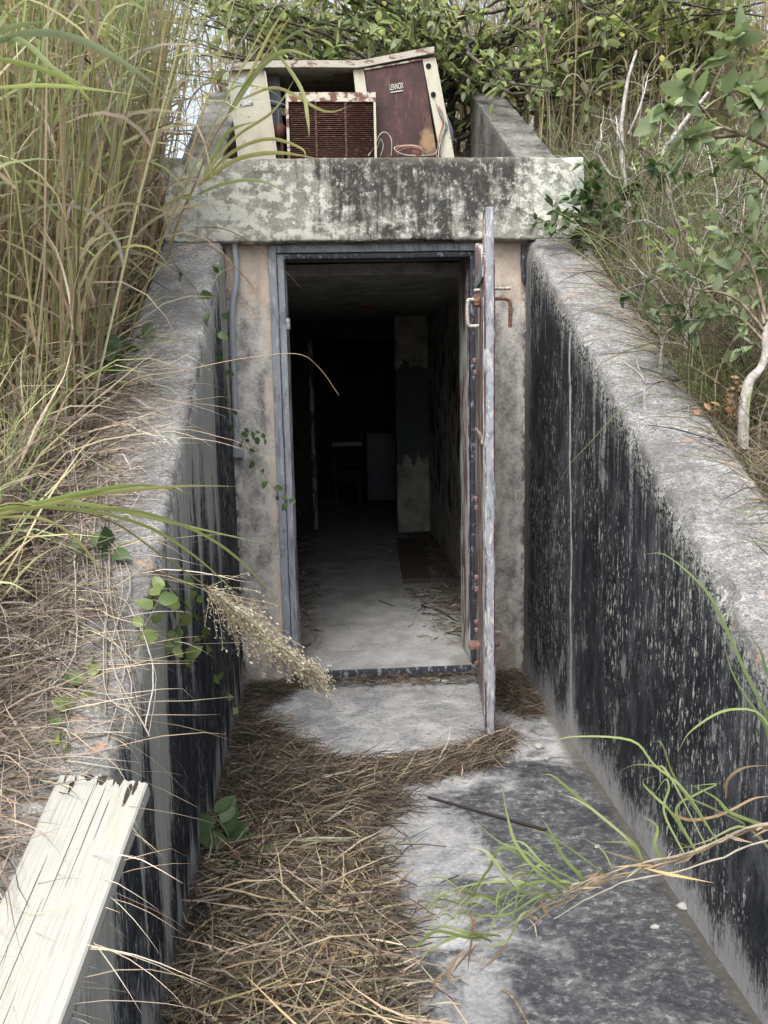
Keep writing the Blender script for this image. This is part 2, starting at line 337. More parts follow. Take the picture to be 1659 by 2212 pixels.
MT = dict(
    wingL=mat_wing(True), wingR=mat_wing(False), beam=mat_beam(), front=mat_front(), path=mat_path(),
    peel=mat_peel('side'), peelb=mat_peel('end'),
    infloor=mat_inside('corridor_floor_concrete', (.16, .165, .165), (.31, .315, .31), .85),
    inceil=mat_inside('corridor_ceiling_concrete', (.11, .11, .105), (.30, .298, .28)),
    parapet=mat_inside('parapet_concrete', (.025, .026, .026), (.20, .197, .185)),
    enddark=mat_inside('dark_end_plaster', (.012, .013, .014), (.07, .068, .064)),  # darker plaster for the left and top pieces of the corridor end wall
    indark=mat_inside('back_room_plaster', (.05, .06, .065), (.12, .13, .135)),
    steel=mat_chip('blue_grey_painted_steel', (.215, .235, .27), (.14, .15, .175), (.31, .33, .36), .54, .62),
    steelb=mat_chip('black_steel_and_gap', (.030, .036, .046), (.17, .20, .25), (.012, .012, .014), .555, .60, (40, 40, 22)),
    galv=mat_chip('galvanised_strip', (.25, .27, .30), (.16, .175, .20), (.44, .45, .44), .52, .60, (40, 40, 12), .5),
    doorface=mat_chip('peeling_red_door', (.115, .055, .052), (.42, .42, .41), (.22, .20, .19), .50, .56, (26, 22, 4.)),
    jamb=mat_chip('peeling_white_jamb', (.40, .41, .40), (.10, .045, .042), (.28, .285, .28), .49, .53, (16, 16, 3.)),
    rod=mat_chip('pale_painted_rod', (.42, .41, .37), (.24, .17, .13), (.12, .06, .04), .55, .62, (60, 60, 60)),
    rustrod=mat_chip('rusty_rod', (.13, .07, .045), (.26, .15, .10), (.05, .03, .02), .5, .6, (60, 60, 60), .8),
    pinkrust=mat_chip('pinkish_rusty_bolt', (.20, .115, .10), (.12, .065, .05), (.30, .23, .205), .52, .6, (70, 70, 70), .8),
    pipe=plain('grey_pvc', (.25, .275, .31), .5, 0, .15, 12),
    rust=mat_rust(), cream=mat_cream(), rcream=mat_rusty_cream(),
    lid=mat_chip('weathered_lid_metal', (.37, .35, .30), (.17, .10, .075), (.27, .24, .20), .53, .60, (14, 14, 30), .6),
    fin=mat_chip('rusted_fins', (.058, .021, .017), (.095, .038, .027), (.16, .088, .06), .54, .64, (20, 20, 60), .8),
    darkmetal=plain('dark_cabinet_metal', (.018, .019, .022), .7, .2, .4),
    greymetal=plain('blue_grey_sheet', (.13, .145, .17), .55, .3, .3, 14),
    plate=mat_chip('aluminium_plate', (.42, .45, .49), (.40, .43, .46), (.62, .64, .66), .55, .65, (30, 30, 30), .45),
    letter=plain('worn_silver_letters', (.50, .50, .46), .5, .3, .4, 90),
    faint=plain('faint_grey_print', (.36, .39, .42), .6, 0, .2, 90),
    hole=plain('opening_shade_black', (.006, .006, .006), .9),
    wirew=plain('white_insulated_wire', (.33, .325, .30), .5), wireo=plain('red_insulated_wire', (.36, .15, .10), .5), wireg=plain('grey_insulated_wire', (.14, .15, .15), .5),
    copper=plain('rusted_compressor', (.085, .036, .025), .8, 0, .4, 40),
    board=mat_wood('weathered_board', (.14, .137, .118), (.275, .275, .25), (.355, .355, .325), (.035, .03, .025)),
    boardd=mat_wood('dark_damp_board', (.035, .03, .026), (.07, .06, .05), (.12, .10, .085), (.01, .01, .01)),
    rot=plain('rotten_wood', (.025, .02, .017), .9),
    ground=mat_ground(), grass=mat_grass('grass_blades'), straw=mat_grass('dry_straw', .12, .7),
    leafmix=mat_leaf('crown_leaves', (.1, .15, .04), (.1, .15, .04), .58, False),
    leafT=mat_leaf('tree_leaf', (.20, .26, .115), (.40, .45, .24), .55),
    leafD=mat_leaf('dark_leaf', (.045, .09, .035), (.13, .19, .08), .32),
    leafP=mat_leaf('pale_leaf', (.22, .30, .165), (.40, .47, .29), .35),
    leafV=mat_leaf('vine_leaf', (.09, .155, .045), (.27, .32, .11), .35),
    leafO=mat_leaf('orange_leaf', (.40, .21, .11), (.46, .32, .15), .35),
    barkD=mat_bark('dark_bark', (.045, .038, .032), (.13, .115, .10)), barkP=mat_bark('pale_bark', (.24, .23, .21), (.44, .42, .39)),
    barkB=mat_bark('brown_bark', (.12, .095, .07), (.26, .22, .17)),
    stone=plain('pale_stone', (.29, .285, .265), .9, 0, .3, 40), paper=plain('dirty_paper', (.55, .54, .50), .8),
)

# ------------------------------------------------------------------ helpers: objects
BASE = {}
def tag(o, label=None, cat=None, group=None, kind=None):
    if label: o['label'] = label
    if cat: o['category'] = cat
    if group: o['group'] = group
    if kind: o['kind'] = kind
    return o
def thing(name, base, label, cat, group=None):
    o = bpy.data.objects.new(name, None); col.objects.link(o); o.location = base; o.empty_display_size = .05
    BASE[o] = np.array(base, float); return tag(o, label, cat, group)
def mk(name, v, faces, mat, parent=None, cols=None, smooth=False, quads=False, origin=None):
    """link one mesh given in world coordinates; under a parent its origin is the parent's"""
    v = np.asarray(v, float); b = np.zeros(3)
    if parent is not None: b = BASE[parent]
    elif origin is not None: b = np.array(origin, float)
    me = bpy.data.meshes.new(name)
    if quads:
        f = np.asarray(faces, np.int32); n = len(f)
        me.vertices.add(len(v)); me.vertices.foreach_set('co', (v-b).astype(np.float32).ravel())
        me.loops.add(n*4); me.loops.foreach_set('vertex_index', f.ravel())
        me.polygons.add(n); me.polygons.foreach_set('loop_start', np.arange(0, n*4, 4, dtype=np.int32))
        me.update(calc_edges=True)
    else:
        me.from_pydata([tuple(p) for p in (v-b)], [], [tuple(map(int, f)) for f in faces]); me.update()
    if cols is not None:
        a = me.attributes.new('col', 'FLOAT_COLOR', 'POINT')
        a.data.foreach_set('color', np.hstack([cols, np.ones((len(cols), 1))]).astype(np.float32).ravel())
    if smooth: me.polygons.foreach_set('use_smooth', np.ones(len(me.polygons), bool))
    for m_ in (mat if isinstance(mat, list) else [mat]): me.materials.append(MT[m_])
    o = bpy.data.objects.new(name, me); col.objects.link(o)
    BASE[o] = b
    if parent is not None: o.parent = parent
    else: o.location = b
    return o
class Soup:
    def __init__(s): s.v, s.f, s.c, s.n = [], [], [], 0
    def add(s, v, f, c=None):
        v = np.asarray(v, float).reshape(-1, 3); s.v.append(v); s.f.append(np.asarray(f, np.int64).reshape(-1, 4)+s.n)
        if c is not None: s.c.append(np.broadcast_to(np.asarray(c, float), v.shape))
        s.n += len(v); return s
    def obj(s, name, mat, parent=None, smooth=True, origin=None):
        return mk(name, np.vstack(s.v), np.vstack(s.f), mat, parent, np.vstack(s.c) if s.c else None, smooth, True, origin)
def boxv(x0, x1, y0, y1, z0, z1):
    v = [(x, y, z) for x in (x0, x1) for y in (y0, y1) for z in (z0, z1)]
    return v, [(0, 1, 3, 2), (4, 6, 7, 5), (0, 4, 5, 1), (2, 3, 7, 6), (0, 2, 6, 4), (1, 5, 7, 3)]
def rbox(x0, x1, y0, y1, z0, z1, step=.05, r=.006, amp=.003, fr=6., sd=0.):
    """box as six grids with rounded, slightly uneven edges"""
    lo, hi = np.array([x0, y0, z0], float), np.array([x1, y1, z1], float); V, Fc, n = [], [], 0
    for ax in range(3):
        a, b = [i for i in range(3) if i != ax]
        def lin(i):
            k = max(1, int((hi[i]-lo[i])/step)); t = np.linspace(lo[i]+r, hi[i]-r, k+1) if hi[i]-lo[i] > 3*r else np.array([])
            return np.concatenate([[lo[i], lo[i]+.3*r], t, [hi[i]-.3*r, hi[i]]])
        ta, tb = lin(a), lin(b)
        for side in (0, 1):
            A, B = np.meshgrid(ta, tb, indexing='ij'); p = np.zeros((A.size, 3)); p[:, a] = A.ravel(); p[:, b] = B.ravel(); p[:, ax] = (lo, hi)[side][ax]
            na, nb_ = len(ta), len(tb); I = np.arange(na*nb_).reshape(na, nb_)
            q = np.stack([I[:-1, :-1], I[1:, :-1], I[1:, 1:], I[:-1, 1:]], -1).reshape(-1, 4)
            flip = (side == 0) ^ (ax == 1)
            if flip: q = q[:, ::-1]
            V.append(p); Fc.append(q+n); n += len(p)
    P = np.vstack(V); c = np.clip(P, lo+r, hi-r); d = P-c; L = np.linalg.norm(d, axis=1, keepdims=True); P = c+np.where(L > 1e-9, d/np.maximum(L, 1e-9)*r, 0)
    if amp: P = P+np.array([mnoise.noise_vector(Vector(p*fr+sd)) for p in P])*amp
    return P, np.vstack(Fc)
def rb(name, mat, parent, *a, **k):
    v, f = rbox(*a, **k); return mk(name, v, f, mat, parent, smooth=True, quads=True)
def box(name, mat, parent, *a, origin=None):
    v, f = boxv(*a); return mk(name, v, f, mat, parent, origin=origin)
def prism(name, mat, parent, xz, y0, y1):
    """outline in the xz plane, extruded along y"""
    n = len(xz); v = [(x, y0, z) for x, z in xz]+[(x, y1, z) for x, z in xz]
    f = [tuple(range(n)), tuple(range(2*n-1, n-1, -1))]+[(i, i+n, (i+1) % n+n, (i+1) % n) for i in range(n)]
    o = mk(name, v, f, mat, parent); bm = bmesh.new(); bm.from_mesh(o.data); bmesh.ops.recalc_face_normals(bm, faces=bm.faces); bm.to_mesh(o.data); bm.free(); return o
def smooth_path(p, n=6):
    p = np.asarray(p, float)
    if len(p) < 3: return np.array([p[0]+(p[-1]-p[0])*t for t in np.linspace(0, 1, n+1)])
    q = np.vstack([2*p[0]-p[1], p, 2*p[-1]-p[-2]]); out = []
    for i in range(1, len(q)-2):
        for t in np.linspace(0, 1, n, endpoint=False):
            a, b, c, d = q[i-1], q[i], q[i+1], q[i+2]
            out.append(.5*(2*b+(c-a)*t+(2*a-5*b+4*c-d)*t*t+(3*b-a-3*c+d)*t**3))
    out.append(p[-1]); return np.array(out)
def tube(path, rad, sides=6):
    p = np.asarray(path, float); m = len(p); rad = np.broadcast_to(np.asarray(rad, float), (m,))
    t = np.gradient(p, axis=0); t /= np.linalg.norm(t, axis=1, keepdims=True)+1e-9
    ref = np.array([.31, .22, .92]) if abs(t[:, 2]).mean() < .8 else np.array([.9, .3, .1])
    u = np.cross(t, ref); u /= np.linalg.norm(u, axis=1, keepdims=True)+1e-9; v = np.cross(t, u)
    a = np.linspace(0, 2*np.pi, sides, endpoint=False)
    V = p[:, None]+rad[:, None, None]*(np.cos(a)[None, :, None]*u[:, None]+np.sin(a)[None, :, None]*v[:, None])
    I = np.arange(m*sides).reshape(m, sides); J = np.roll(I, -1, 1)
    f = np.stack([I[:-1], J[:-1], J[1:], I[1:]], -1).reshape(-1, 4)
    V = np.vstack([V.reshape(-1, 3), p[:1], p[-1:]]); n = m*sides
    caps = [(n, I[0, (i+1) % sides], I[0, i], n) for i in range(0)]
    return V, f
def ribbon(path, width, facing=None, prof=None):
    p = np.asarray(path, float); m = len(p); t = np.gradient(p, axis=0); t /= np.linalg.norm(t, axis=1, keepdims=True)+1e-9
    fc = CAM-p.mean(0) if facing is None else np.asarray(facing, float)
    s = np.cross(t, fc); s /= np.linalg.norm(s, axis=1, keepdims=True)+1e-9
    u = np.linspace(0, 1, m); w_ = width*(np.minimum(1, .55+2.2*u)*np.clip((1-u)*2.4, .04, 1) if prof is None else prof)
    nrm = np.cross(s, t)                                       # shallow V: three rows
    V = np.stack([p-s*w_[:, None]/2, p+nrm*w_[:, None]*.12, p+s*w_[:, None]/2], 1).reshape(-1, 3)
    I = np.arange(m*3).reshape(m, 3)
    f = np.concatenate([np.stack([I[:-1, k], I[:-1, k+1], I[1:, k+1], I[1:, k]], -1) for k in (0, 1)])
    return V, f
def blades(base, az, tilt, length, width, droop, colr, nseg=5, wob=.12, kink=0., tipc=None, gfun=None, seed=0, fseed=None):
    """many grass blades at once: bent ribbons"""
    g = np.random.default_rng(seed); n = len(base); p = np.array(base, float)
    one = np.ones(n); az, tilt, length, width, droop = [x*one for x in (az, tilt, length, width, droop)]
    d = np.stack([np.sin(tilt)*np.cos(az), np.sin(tilt)*np.sin(az), np.cos(tilt)], 1)
    fa = (g if fseed is None else np.random.default_rng(fseed)).uniform(0, 2*np.pi, n)
    if fseed is not None: g.uniform(0, 2*np.pi, n)
    ref = np.stack([np.cos(fa), np.sin(fa), g.normal(0, .3, n)], 1)
    kk = np.where(g.random(n) < kink, g.integers(1, max(2, nseg), n), -1)
    rows = []; prof = np.interp(np.linspace(0, 1, nseg+1), [0, .2, .6, 1], [.7, 1, .85, .05])
    for s in range(nseg+1):
        sd = np.cross(d, ref); sd /= np.linalg.norm(sd, axis=1, keepdims=True)+1e-9
        rows.append(np.stack([p-sd*(width*prof[s]/2)[:, None], p+sd*(width*prof[s]/2)[:, None]], 1))
        p = p+d*(length/nseg)[:, None]
        if gfun is not None: p[:, 2] = np.maximum(p[:, 2], gfun(p[:, 0], p[:, 1])+.004)
        d = d+g.normal(0, wob, (n, 3)); d[:, 2] -= droop/nseg
        m_ = kk == s
        if m_.any(): d[m_] += np.stack([g.normal(0, .8, m_.sum()), g.normal(0, .8, m_.sum()), g.uniform(-1.6, -.3, m_.sum())], 1)
        d /= np.linalg.norm(d, axis=1, keepdims=True)
    V = np.stack(rows, 1); k = nseg+1                           # n,k,2,3
    global LASTP; LASTP = V.mean(2)
    I = np.arange(n*k*2).reshape(n, k, 2)
    f = np.stack([I[:, :-1, 0], I[:, :-1, 1], I[:, 1:, 1], I[:, 1:, 0]], -1).reshape(-1, 4)
    c = np.broadcast_to(np.asarray(colr, float).reshape(-1, 1, 1, 3), (n, k, 2, 3)).copy()
    if tipc is not None:
        tt = np.linspace(0, 1, k)[None, :, None, None]**1.5; c = c*(1-tt)+np.asarray(tipc, float).reshape(-1, 1, 1, 3)*tt
    return V.reshape(-1, 3), f, c.reshape(-1, 3)
def pick(pal, n, g, jit=.18):
    pal = np.asarray(pal, float); c = pal[g.integers(0, len(pal), n)]; return c*(1+g.normal(0, jit, (n, 1)))*(1+g.normal(0, jit*.3, (n, 3)))
def leaf_template(wd=.5, fold=.22, curl=.18, n=5, blunt=False):
    t = np.linspace(0, 1, n+1); hw = wd/2*(np.sin(np.pi*np.clip(t, 0, 1)**(.8 if not blunt else .75))**(.8 if not blunt else .55)); hw[0] = .02; hw[-1] = .015
    v = []
    for a, h in zip(t, hw): z = -curl*a*a; v += [(a, -h, z+fold*h), (a, 0, z), (a, h, z+fold*h)]
    I = np.arange((n+1)*3).reshape(n+1, 3)
    f = np.concatenate([np.stack([I[:-1, k], I[1:, k], I[1:, k+1], I[:-1, k+1]], -1) for k in (0, 1)])
    return np.array(v), f
def frames(d, up):
    d = d/np.linalg.norm(d, axis=-1, keepdims=True); s = np.cross(up, d); s /= np.linalg.norm(s, axis=-1, keepdims=True)+1e-9
    return d, s, np.cross(d, s)
def leaf_soup(soup, tpl, pos, d, up, size, colr):
    v, f = tpl; d, s, n = frames(d, up); k = len(pos)
    V = pos[:, None]+size[:, None, None]*(v[None, :, 0:1]*d[:, None]+v[None, :, 1:2]*s[:, None]+v[None, :, 2:3]*n[:, None])
    Fc = (f[None]+(np.arange(k)*len(v))[:, None, None]).reshape(-1, 4)
    soup.add(V.reshape(-1, 3), Fc, np.repeat(colr, len(v), 0))
_LM = {}
def leaf_obj(parent, p, d, up, size, mat, shape='oval', name='leaf'):
    key = (mat, shape)
    if key not in _LM:
        v, f = {'oval': leaf_template(.46), 'round': leaf_template(.72, .34, .30, 5, True), 'wide': leaf_template(.56, .18, .22)}[shape]
        me = bpy.data.meshes.new('leaf'); me.from_pydata([tuple(q) for q in v], [], [tuple(map(int, q)) for q in f]); me.update()
        me.polygons.foreach_set('use_smooth', np.ones(len(me.polygons), bool)); me.materials.append(MT[mat]); _LM[key] = me
    o = bpy.data.objects.new(name, _LM[key]); col.objects.link(o); o.parent = parent
    d, s, n = frames(np.asarray(d, float), np.asarray(up, float)); b = np.asarray(p, float)-BASE[parent]
    m = Matrix.Identity(4)
    for i in range(3): m[i][0], m[i][1], m[i][2], m[i][3] = d[i]*size, s[i]*size, n[i]*size, b[i]
    o.matrix_local = m; return o

# ------------------------------------------------------------------ terrain
def gz(x, y):
    """height of the bank"""
    x = np.asarray(x, float); y = np.asarray(y, float)
    h = 2.30+.54*y+.05*np.sin(x*1.7+y)+.04*np.sin(x*3.1-y*2.3)
    top = 3.35+.10*np.sin(x*.9)
    s = np.log1p(np.exp(np.clip((top-h)*5, -40, 40)))/5; h = top-s                       # level off at the crest
    back = np.clip((y-5)/7, 0, 1); h = h*(1-back*back*(3-2*back))
    s2 = np.log1p(np.exp(np.clip(h*8, -40, 40)))/8-.05
    return np.where(h > 3, h, s2)-.04
def spaced(a, b, n, far): return np.concatenate([-np.geomspace(far, -a+.4, 16), np.linspace(a, b, n), np.geomspace(b+.4, far, 16)])
gx = np.unique(np.concatenate([spaced(-5, 5, 61, 150.), [-1.04, 1.04]])); gy = np.unique(np.concatenate([spaced(-6, 9, 101, 150.), [-4.3, 1.7]]))
X, Y = np.meshgrid(gx, gy, indexing='ij'); Zg = gz(X, Y)
I = np.arange(X.size).reshape(X.shape); q = np.stack([I[:-1, :-1], I[1:, :-1], I[1:, 1:], I[:-1, 1:]], -1).reshape(-1, 4)
mx = (X[:-1, :-1]+X[1:, 1:]).ravel()/2; my = (Y[:-1, :-1]+Y[1:, 1:]).ravel()/2
q = q[~((abs(mx) < 1.04) & (my > -4.3) & (my < 1.7))]
ground = mk('ground', np.stack([X.ravel(), Y.ravel(), Zg.ravel()], 1), q, 'ground', smooth=True, quads=True); tag(ground, 'grassy earth bank rising around the bunker', 'ground', kind='structure')
pv, pf = rbox(-.80, .80, -4.9, .0, -.2, 0., .08, .003, .003, 3.)
path = mk('path', pv, pf, 'path', smooth=True, quads=True); tag(path, 'stained concrete floor of the sunken entrance passage', 'path', kind='structure')

# ------------------------------------------------------------------ bunker
bk = thing('bunker', (0, 0, 0), 'weathered concrete bunker entrance with a tall dark doorway and sloping wing walls', 'bunker')
def wing(side, mat, lab):
    ys = np.concatenate([np.arange(-4.3, -.08, .022), [-.07, .0]]); rows = []
    xi, xo = .768, 1.06
    for yy in ys:
        c = cap_z(yy); sec = [(xi, -.15)]+[(xi, -.1+(c-.03+.1)*t) for t in np.linspace(.02, 1, max(6, 28))]
        sec += [(xi+.006, c-.012), (xi+.018, c-.002)]+[(xi+.018+(xo-xi-.036)*t, c) for t in np.linspace(.08, 1, 9)]+[(xo-.006, c-.008), (xo, c-.03), (xo, c-.5)]
        rows.append([(side*a, yy, b) for a, b in sec])
    R = np.array(rows); m, n = R.shape[:2]; P = R.reshape(-1, 3)
    off = np.array([mnoise.noise_vector(Vector(p*7))*.5+mnoise.noise_vector(Vector(p*22))*.5 for p in P])
    P = P+off*.0075
    rel = np.array([cap_z(q[1]) for q in R.reshape(-1, 3)])-R.reshape(-1, 3)[:, 2]; edge_ = (rel < .035) & (abs(R.reshape(-1, 3)[:, 0]) < xi+.03)
    ch = np.array([max(0., mnoise.noise(Vector((3.3*side, q[1]*9, 0)))-.05)+.7*max(0., mnoise.noise(Vector((7*side, q[1]*31, 4)))-.1) for q in P])
    P[edge_, 0] += side*ch[edge_]*.035; P[edge_, 2] -= ch[edge_]*.028
    I = np.arange(m*n).reshape(m, n); f = np.stack([I[:-1, :-1], I[1:, :-1], I[1:, 1:], I[:-1, 1:]], -1).reshape(-1, 4)
    if side > 0: f = f[:, ::-1]
    fl = [tuple(a) for a in f]+[tuple(I[0, ::-1]) if side < 0 else tuple(I[0])]
    o = mk('wing_wall', P, fl, mat, bk, smooth=True); o['label'] = lab; return o
wing(-1, 'wingL', 'wing wall with broad pale and black vertical streaks'); wing(1, 'wingR', 'wing wall almost black with a thin white lime run')
rb('lintel', 'beam', bk, -1.05, 1.05, -.072, .16, 2.302, 2.70, step=.04, r=.012, amp=.006, fr=8)
rb('front_wall', 'front', bk, -.80, -.508, 0, .34, -.1, 2.31, step=.06, r=.005, amp=.004)
rb('front_wall', 'front', bk, .508, .80, 0, .34, -.1, 2.31, step=.06, r=.005, amp=.004)
rb('front_wall', 'front', bk, -.508, .508, .004, .34, 2.262, 2.312, step=.06, r=.004, amp=.002)
rb('door_sill', 'infloor', bk, -.507, .507, -.03, .34, -.1, .050, step=.05, r=.008, amp=.004)
for s in (-1, 1):
    P, f = rbox(.78, 1.0, .162, 1.75, 0, .6, .06, .012, .005, 9)
    P = P.copy(); P[:, 0] *= s; P[:, 2] = np.where(P[:, 2] > .3, 2.63+.52*P[:, 1]+(P[:, 2]-.6), 2.2)
    if s < 0: f = f[:, ::-1]
    mk('parapet_wall', P, f, 'parapet', bk, smooth=True, quads=True)
box('roof_slab', 'inceil', bk, -1.0, 1.0, .165, 1.76, 2.25, 2.40)
rb('back_wall', 'path', bk, -.99, .99, 1.762, 1.90, 2.30, 3.1, step=.1, r=.01, amp=.005)
# doorway steel frame
fr = rb('door_frame', 'steel', bk, -.548, -.507, -.016, .010, .0, 2.292, step=.08, r=.003, amp=.0015)
for nm, a in (('frame_plate', (.507, .548, -.016, .010, .0, 2.292)), ('frame_plate', (-.506, .506, -.014, .012, 2.256, 2.294))):
    rb(nm, 'steel', fr, *a, step=.08, r=.003, amp=.0015)
rb('frame_angle', 'steel', fr, -.505, -.470, -.006, .10, .052, 2.25, step=.08, r=.003, amp=.0015)
rb('frame_angle', 'steelb', fr, .480, .505, -.006, .06, .052, 2.25, step=.08, r=.003, amp=.0015)
rb('frame_angle', 'steelb', fr, -.470, .480, -.004, .09, 2.226, 2.252, step=.05, r=.003, amp=.002)
rb('frame_angle', 'steelb', fr, -.505, .505, -.042, -.032, .008, .062, step=.05, r=.003, amp=.002)
rb('gap_strip', 'steelb', fr, -.5075, -.5045, -.020, -.0165, .05, 2.255, step=.05, r=.001, amp=.0015)  # black strip; the dark of the gap beside the plate is put into its colour
rb('jamb_lining', 'jamb', fr, .478, .503, .065, .36, .050, 2.24, step=.06, r=.006, amp=.005)
rb('jamb_lining', 'jamb', fr, -.502, -.468, .105, .36, .050, 2.24, step=.06, r=.006, amp=.004)
p = on('y', .02, 622, 699); rb('strike_plate', 'galv', fr, p[0]-.02, p[0]+.012, .0, .05, p[2]-.028, p[2]+.026, step=.03, r=.002, amp=.001)
p = on('y', .02, 640, 1308); rb('strike_plate', 'pinkrust', fr, p[0]-.03, p[0]+.012, .0, .05, p[2]-.028, p[2]+.03, step=.03, r=.002, amp=.001)
# conduit down the left pier
cp_ = [(-.712, -.03, 2.31), (-.708, -.032, 2.14), (-.738, -.034, 1.97), (-.745, -.03, 1.7), (-.748, -.03, 1.26)]
s_ = Soup(); s_.add(*tube(smooth_path(cp_), .0155, 10)); s_.obj('conduit', 'pipe', bk)
rb('junction_box', 'pipe', bk, -.766, -.715, -.045, .004, 1.23, 1.31, step=.03, r=.004, amp=.0)
s_ = Soup(); s_.add(*tube([(.752, -.02, 2.28), (.75, -.02, 2.2), (.757, -.015, 2.1)], .012, 8)); s_.obj('pipe_stub', 'steelb', bk)
# corridor
cor = rb('corridor_floor', 'infloor', bk, -.80, .80, .34, 8.0, -.15, .045, step=.12, r=.004, amp=.004, fr=3)
rb('corridor_wall', 'peel', bk, .75, .90, .34, 4.12, -.1, 2.3, step=.08, r=.004, amp=.006, fr=5)
rb('corridor_wall', 'peel', bk, -.90, -.75, .34, 4.12, -.1, 2.3, step=.08, r=.004, amp=.006, fr=5)
rb('corridor_ceiling', 'inceil', bk, -.9, .9, .33, 4.3, 2.18, 2.24, step=.12, r=.004, amp=.008, fr=4)
for x0, x1, z0, z1, em in ((.43, .80, -.1, 2.3, 'peelb'), (-.80, -.43, -.1, 2.3, 'enddark'), (-.43, .43, 1.98, 2.3, 'enddark')):
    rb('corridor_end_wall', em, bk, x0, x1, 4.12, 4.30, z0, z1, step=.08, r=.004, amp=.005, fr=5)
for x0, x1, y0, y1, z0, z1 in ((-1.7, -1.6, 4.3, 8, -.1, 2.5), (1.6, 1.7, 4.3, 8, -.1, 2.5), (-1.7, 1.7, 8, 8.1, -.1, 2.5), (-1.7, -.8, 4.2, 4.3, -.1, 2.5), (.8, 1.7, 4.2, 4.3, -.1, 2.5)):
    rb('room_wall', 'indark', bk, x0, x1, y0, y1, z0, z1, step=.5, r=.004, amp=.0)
box('room_ceiling', 'inceil', bk, -1.7, 1.7, 4.3, 8.1, 2.3, 2.4)
for s in (-1, 1): box('room_floor', 'infloor', bk, min(s*.8, s*1.7), max(s*.8, s*1.7), 4.3, 8.1, -.12, .044)
idoor = rb('inner_door', 'doorface', bk, -.425, -.38, 4.32, 5.1, .06, 1.97, step=.1, r=.004, amp=.003)
s_ = Soup(); s_.add(*tube([(-.38, 5.0, 1.0), (-.33, 5.0, 1.0), (-.33, 4.93, 1.0)], .012, 6)); s_.obj('handle', 'galv', idoor)
rb('ceiling_bracket', 'rustrod', bk, .02, .16, 2.6, 2.63, 2.12, 2.19, step=.04, r=.003, amp=.002)

# the open door leaf: hinged on the right jamb, swung out past square
hx, hy, ex, ey = .518, -.035, .402, -.945
dv = np.array([ex-hx, ey-hy]); L_ = np.hypot(*dv); dv /= L_; nv = np.array([dv[1], -dv[0]])    # nv points to the passage side (-x)
if nv[0] > 0: nv = -nv
def leafpt(u, n, z): return (hx+dv[0]*u+nv[0]*n, hy+dv[1]*u+nv[1]*n, z)
def leafbox(name, mat, parent, u0, u1, n0, n1, z0, z1, step=.06, r=.003, amp=.002, top=None):
    P, f = rbox(u0, u1, n0, n1, z0, z1, step, r, amp, 9)
    if top is not None: P = top(P)
    Q = np.array([leafpt(*p) for p in P]); return mk(name, Q, f[:, ::-1], mat, parent, smooth=True, quads=True)
def ragged(P):
    P = P.copy(); u = P[:, 0]; lim = 2.27-.30*np.clip((u-.12)/.7, 0, 1)*(.6+.5*np.array([mnoise.noise(Vector((a*14, b*3, 3))) for a, b in zip(u, P[:, 1])]))
    P[:, 2] = np.where(P[:, 2] > lim, lim+(P[:, 2]-lim)*.12, P[:, 2]); return P
door = leafbox('door', 'doorface', bk, .02, L_-.012, -.022, .022, .062, 2.29, .05, .003, .003, ragged)
door['label'] = 'open plank door leaf with peeling dark red and white paint'
es = leafbox('edge_strip', 'galv', door, L_-.010, L_+.004, -.016, .016, .045, 2.305, .06, .002, .0025)
leafbox('edge_strip', 'galv', door, L_-.045, L_-.0115, .0235, .0275, .07, 1.95, .06, .001, .002)
leafbox('cross_strap', 'galv', door, .25, L_-.012, .0225, .030, 2.03, 2.08, .05, .001, .002)
leafbox('cross_strap', 'doorface', door, .2, L_-.05, .0225, .034, 1.34, 1.37, .05, .001, .003)
for i in range(5):      # splintered timber at the rotted top
    u = .35+.1*i; z1 = 2.20+.10*(i % 3)-.03*i
    P, f = boxv(u, u+.02+.006*(i % 2), .004*(i-2), .004*(i-2)+.010, 1.95, z1); P = np.array(P); P[P[:, 2] > 2.1, 0] = u+.012; P[P[:, 2] > 2.1, 1] += .006*(i-2)
    mk('splinter', [leafpt(*a) for a in P], f, 'doorface', door)
def rodpath(name, mat, pts, r=.009):
    s = Soup(); s.add(*tube(smooth_path([leafpt(*a) for a in pts], 5), r, 8)); s.obj(name, mat, door)
zh = on('y', -.55, 1040, 650)[2]
rodpath('handle', 'rod', [(.60, .02, zh), (.60, .065, zh), (.60, .078, zh-.012), (.60, .078, zh-.10), (.60, .066, zh-.115), (.60, .03, zh-.115)], .009)
rodpath('handle', 'rustrod', [(.60, -.02, zh), (.60, -.085, zh+.002), (.60, -.11, zh-.02), (.60, -.11, zh-.125)], .009)
zt = on('y', -.55, 1080, 627)[2]
rodpath('latch_rod', 'rod', [(.60, .05, zt-.006), (.60, -.02, zt), (.60, -.112, zt)], .008)
leafbox('latch_plate', 'rustrod', door, .57, .63, .0225, .05, zh-.03, zh+.02, .03, .003, .003)
zb = on('y', -.45, 1030, 1388)[2]
leafbox('latch_plate', 'pinkrust', door, .40, .47, .0225, .075, zb-.022, zb+.008, .02, .004, .005)
rodpath('latch_rod', 'pinkrust', [(.435, -.02, zb), (.435, -.05, zb-.008), (.435, -.075, zb)], .012)
rodpath('latch_rod', 'rod', [(.435, -.02, zb+.06), (.435, -.085, zb+.06)], .006)
for u, z in ((.30, zb+.07), (.30, zb+.03), (.3, zb-.05), (.3, zb-.15), (.30, 1.02), (.33, .98), (.2, 1.70), (.22, 1.64), (.3, .62), (.3, .56)):
    P, f = rbox(-.012, .012, 0, .02, -.013, .013, .02, .006, .002, 30); mk('bolt_head', [leafpt(u+a, .022+b, z+c) for a, b, c in P], f[:, ::-1], 'pinkrust', door, smooth=True, quads=True)
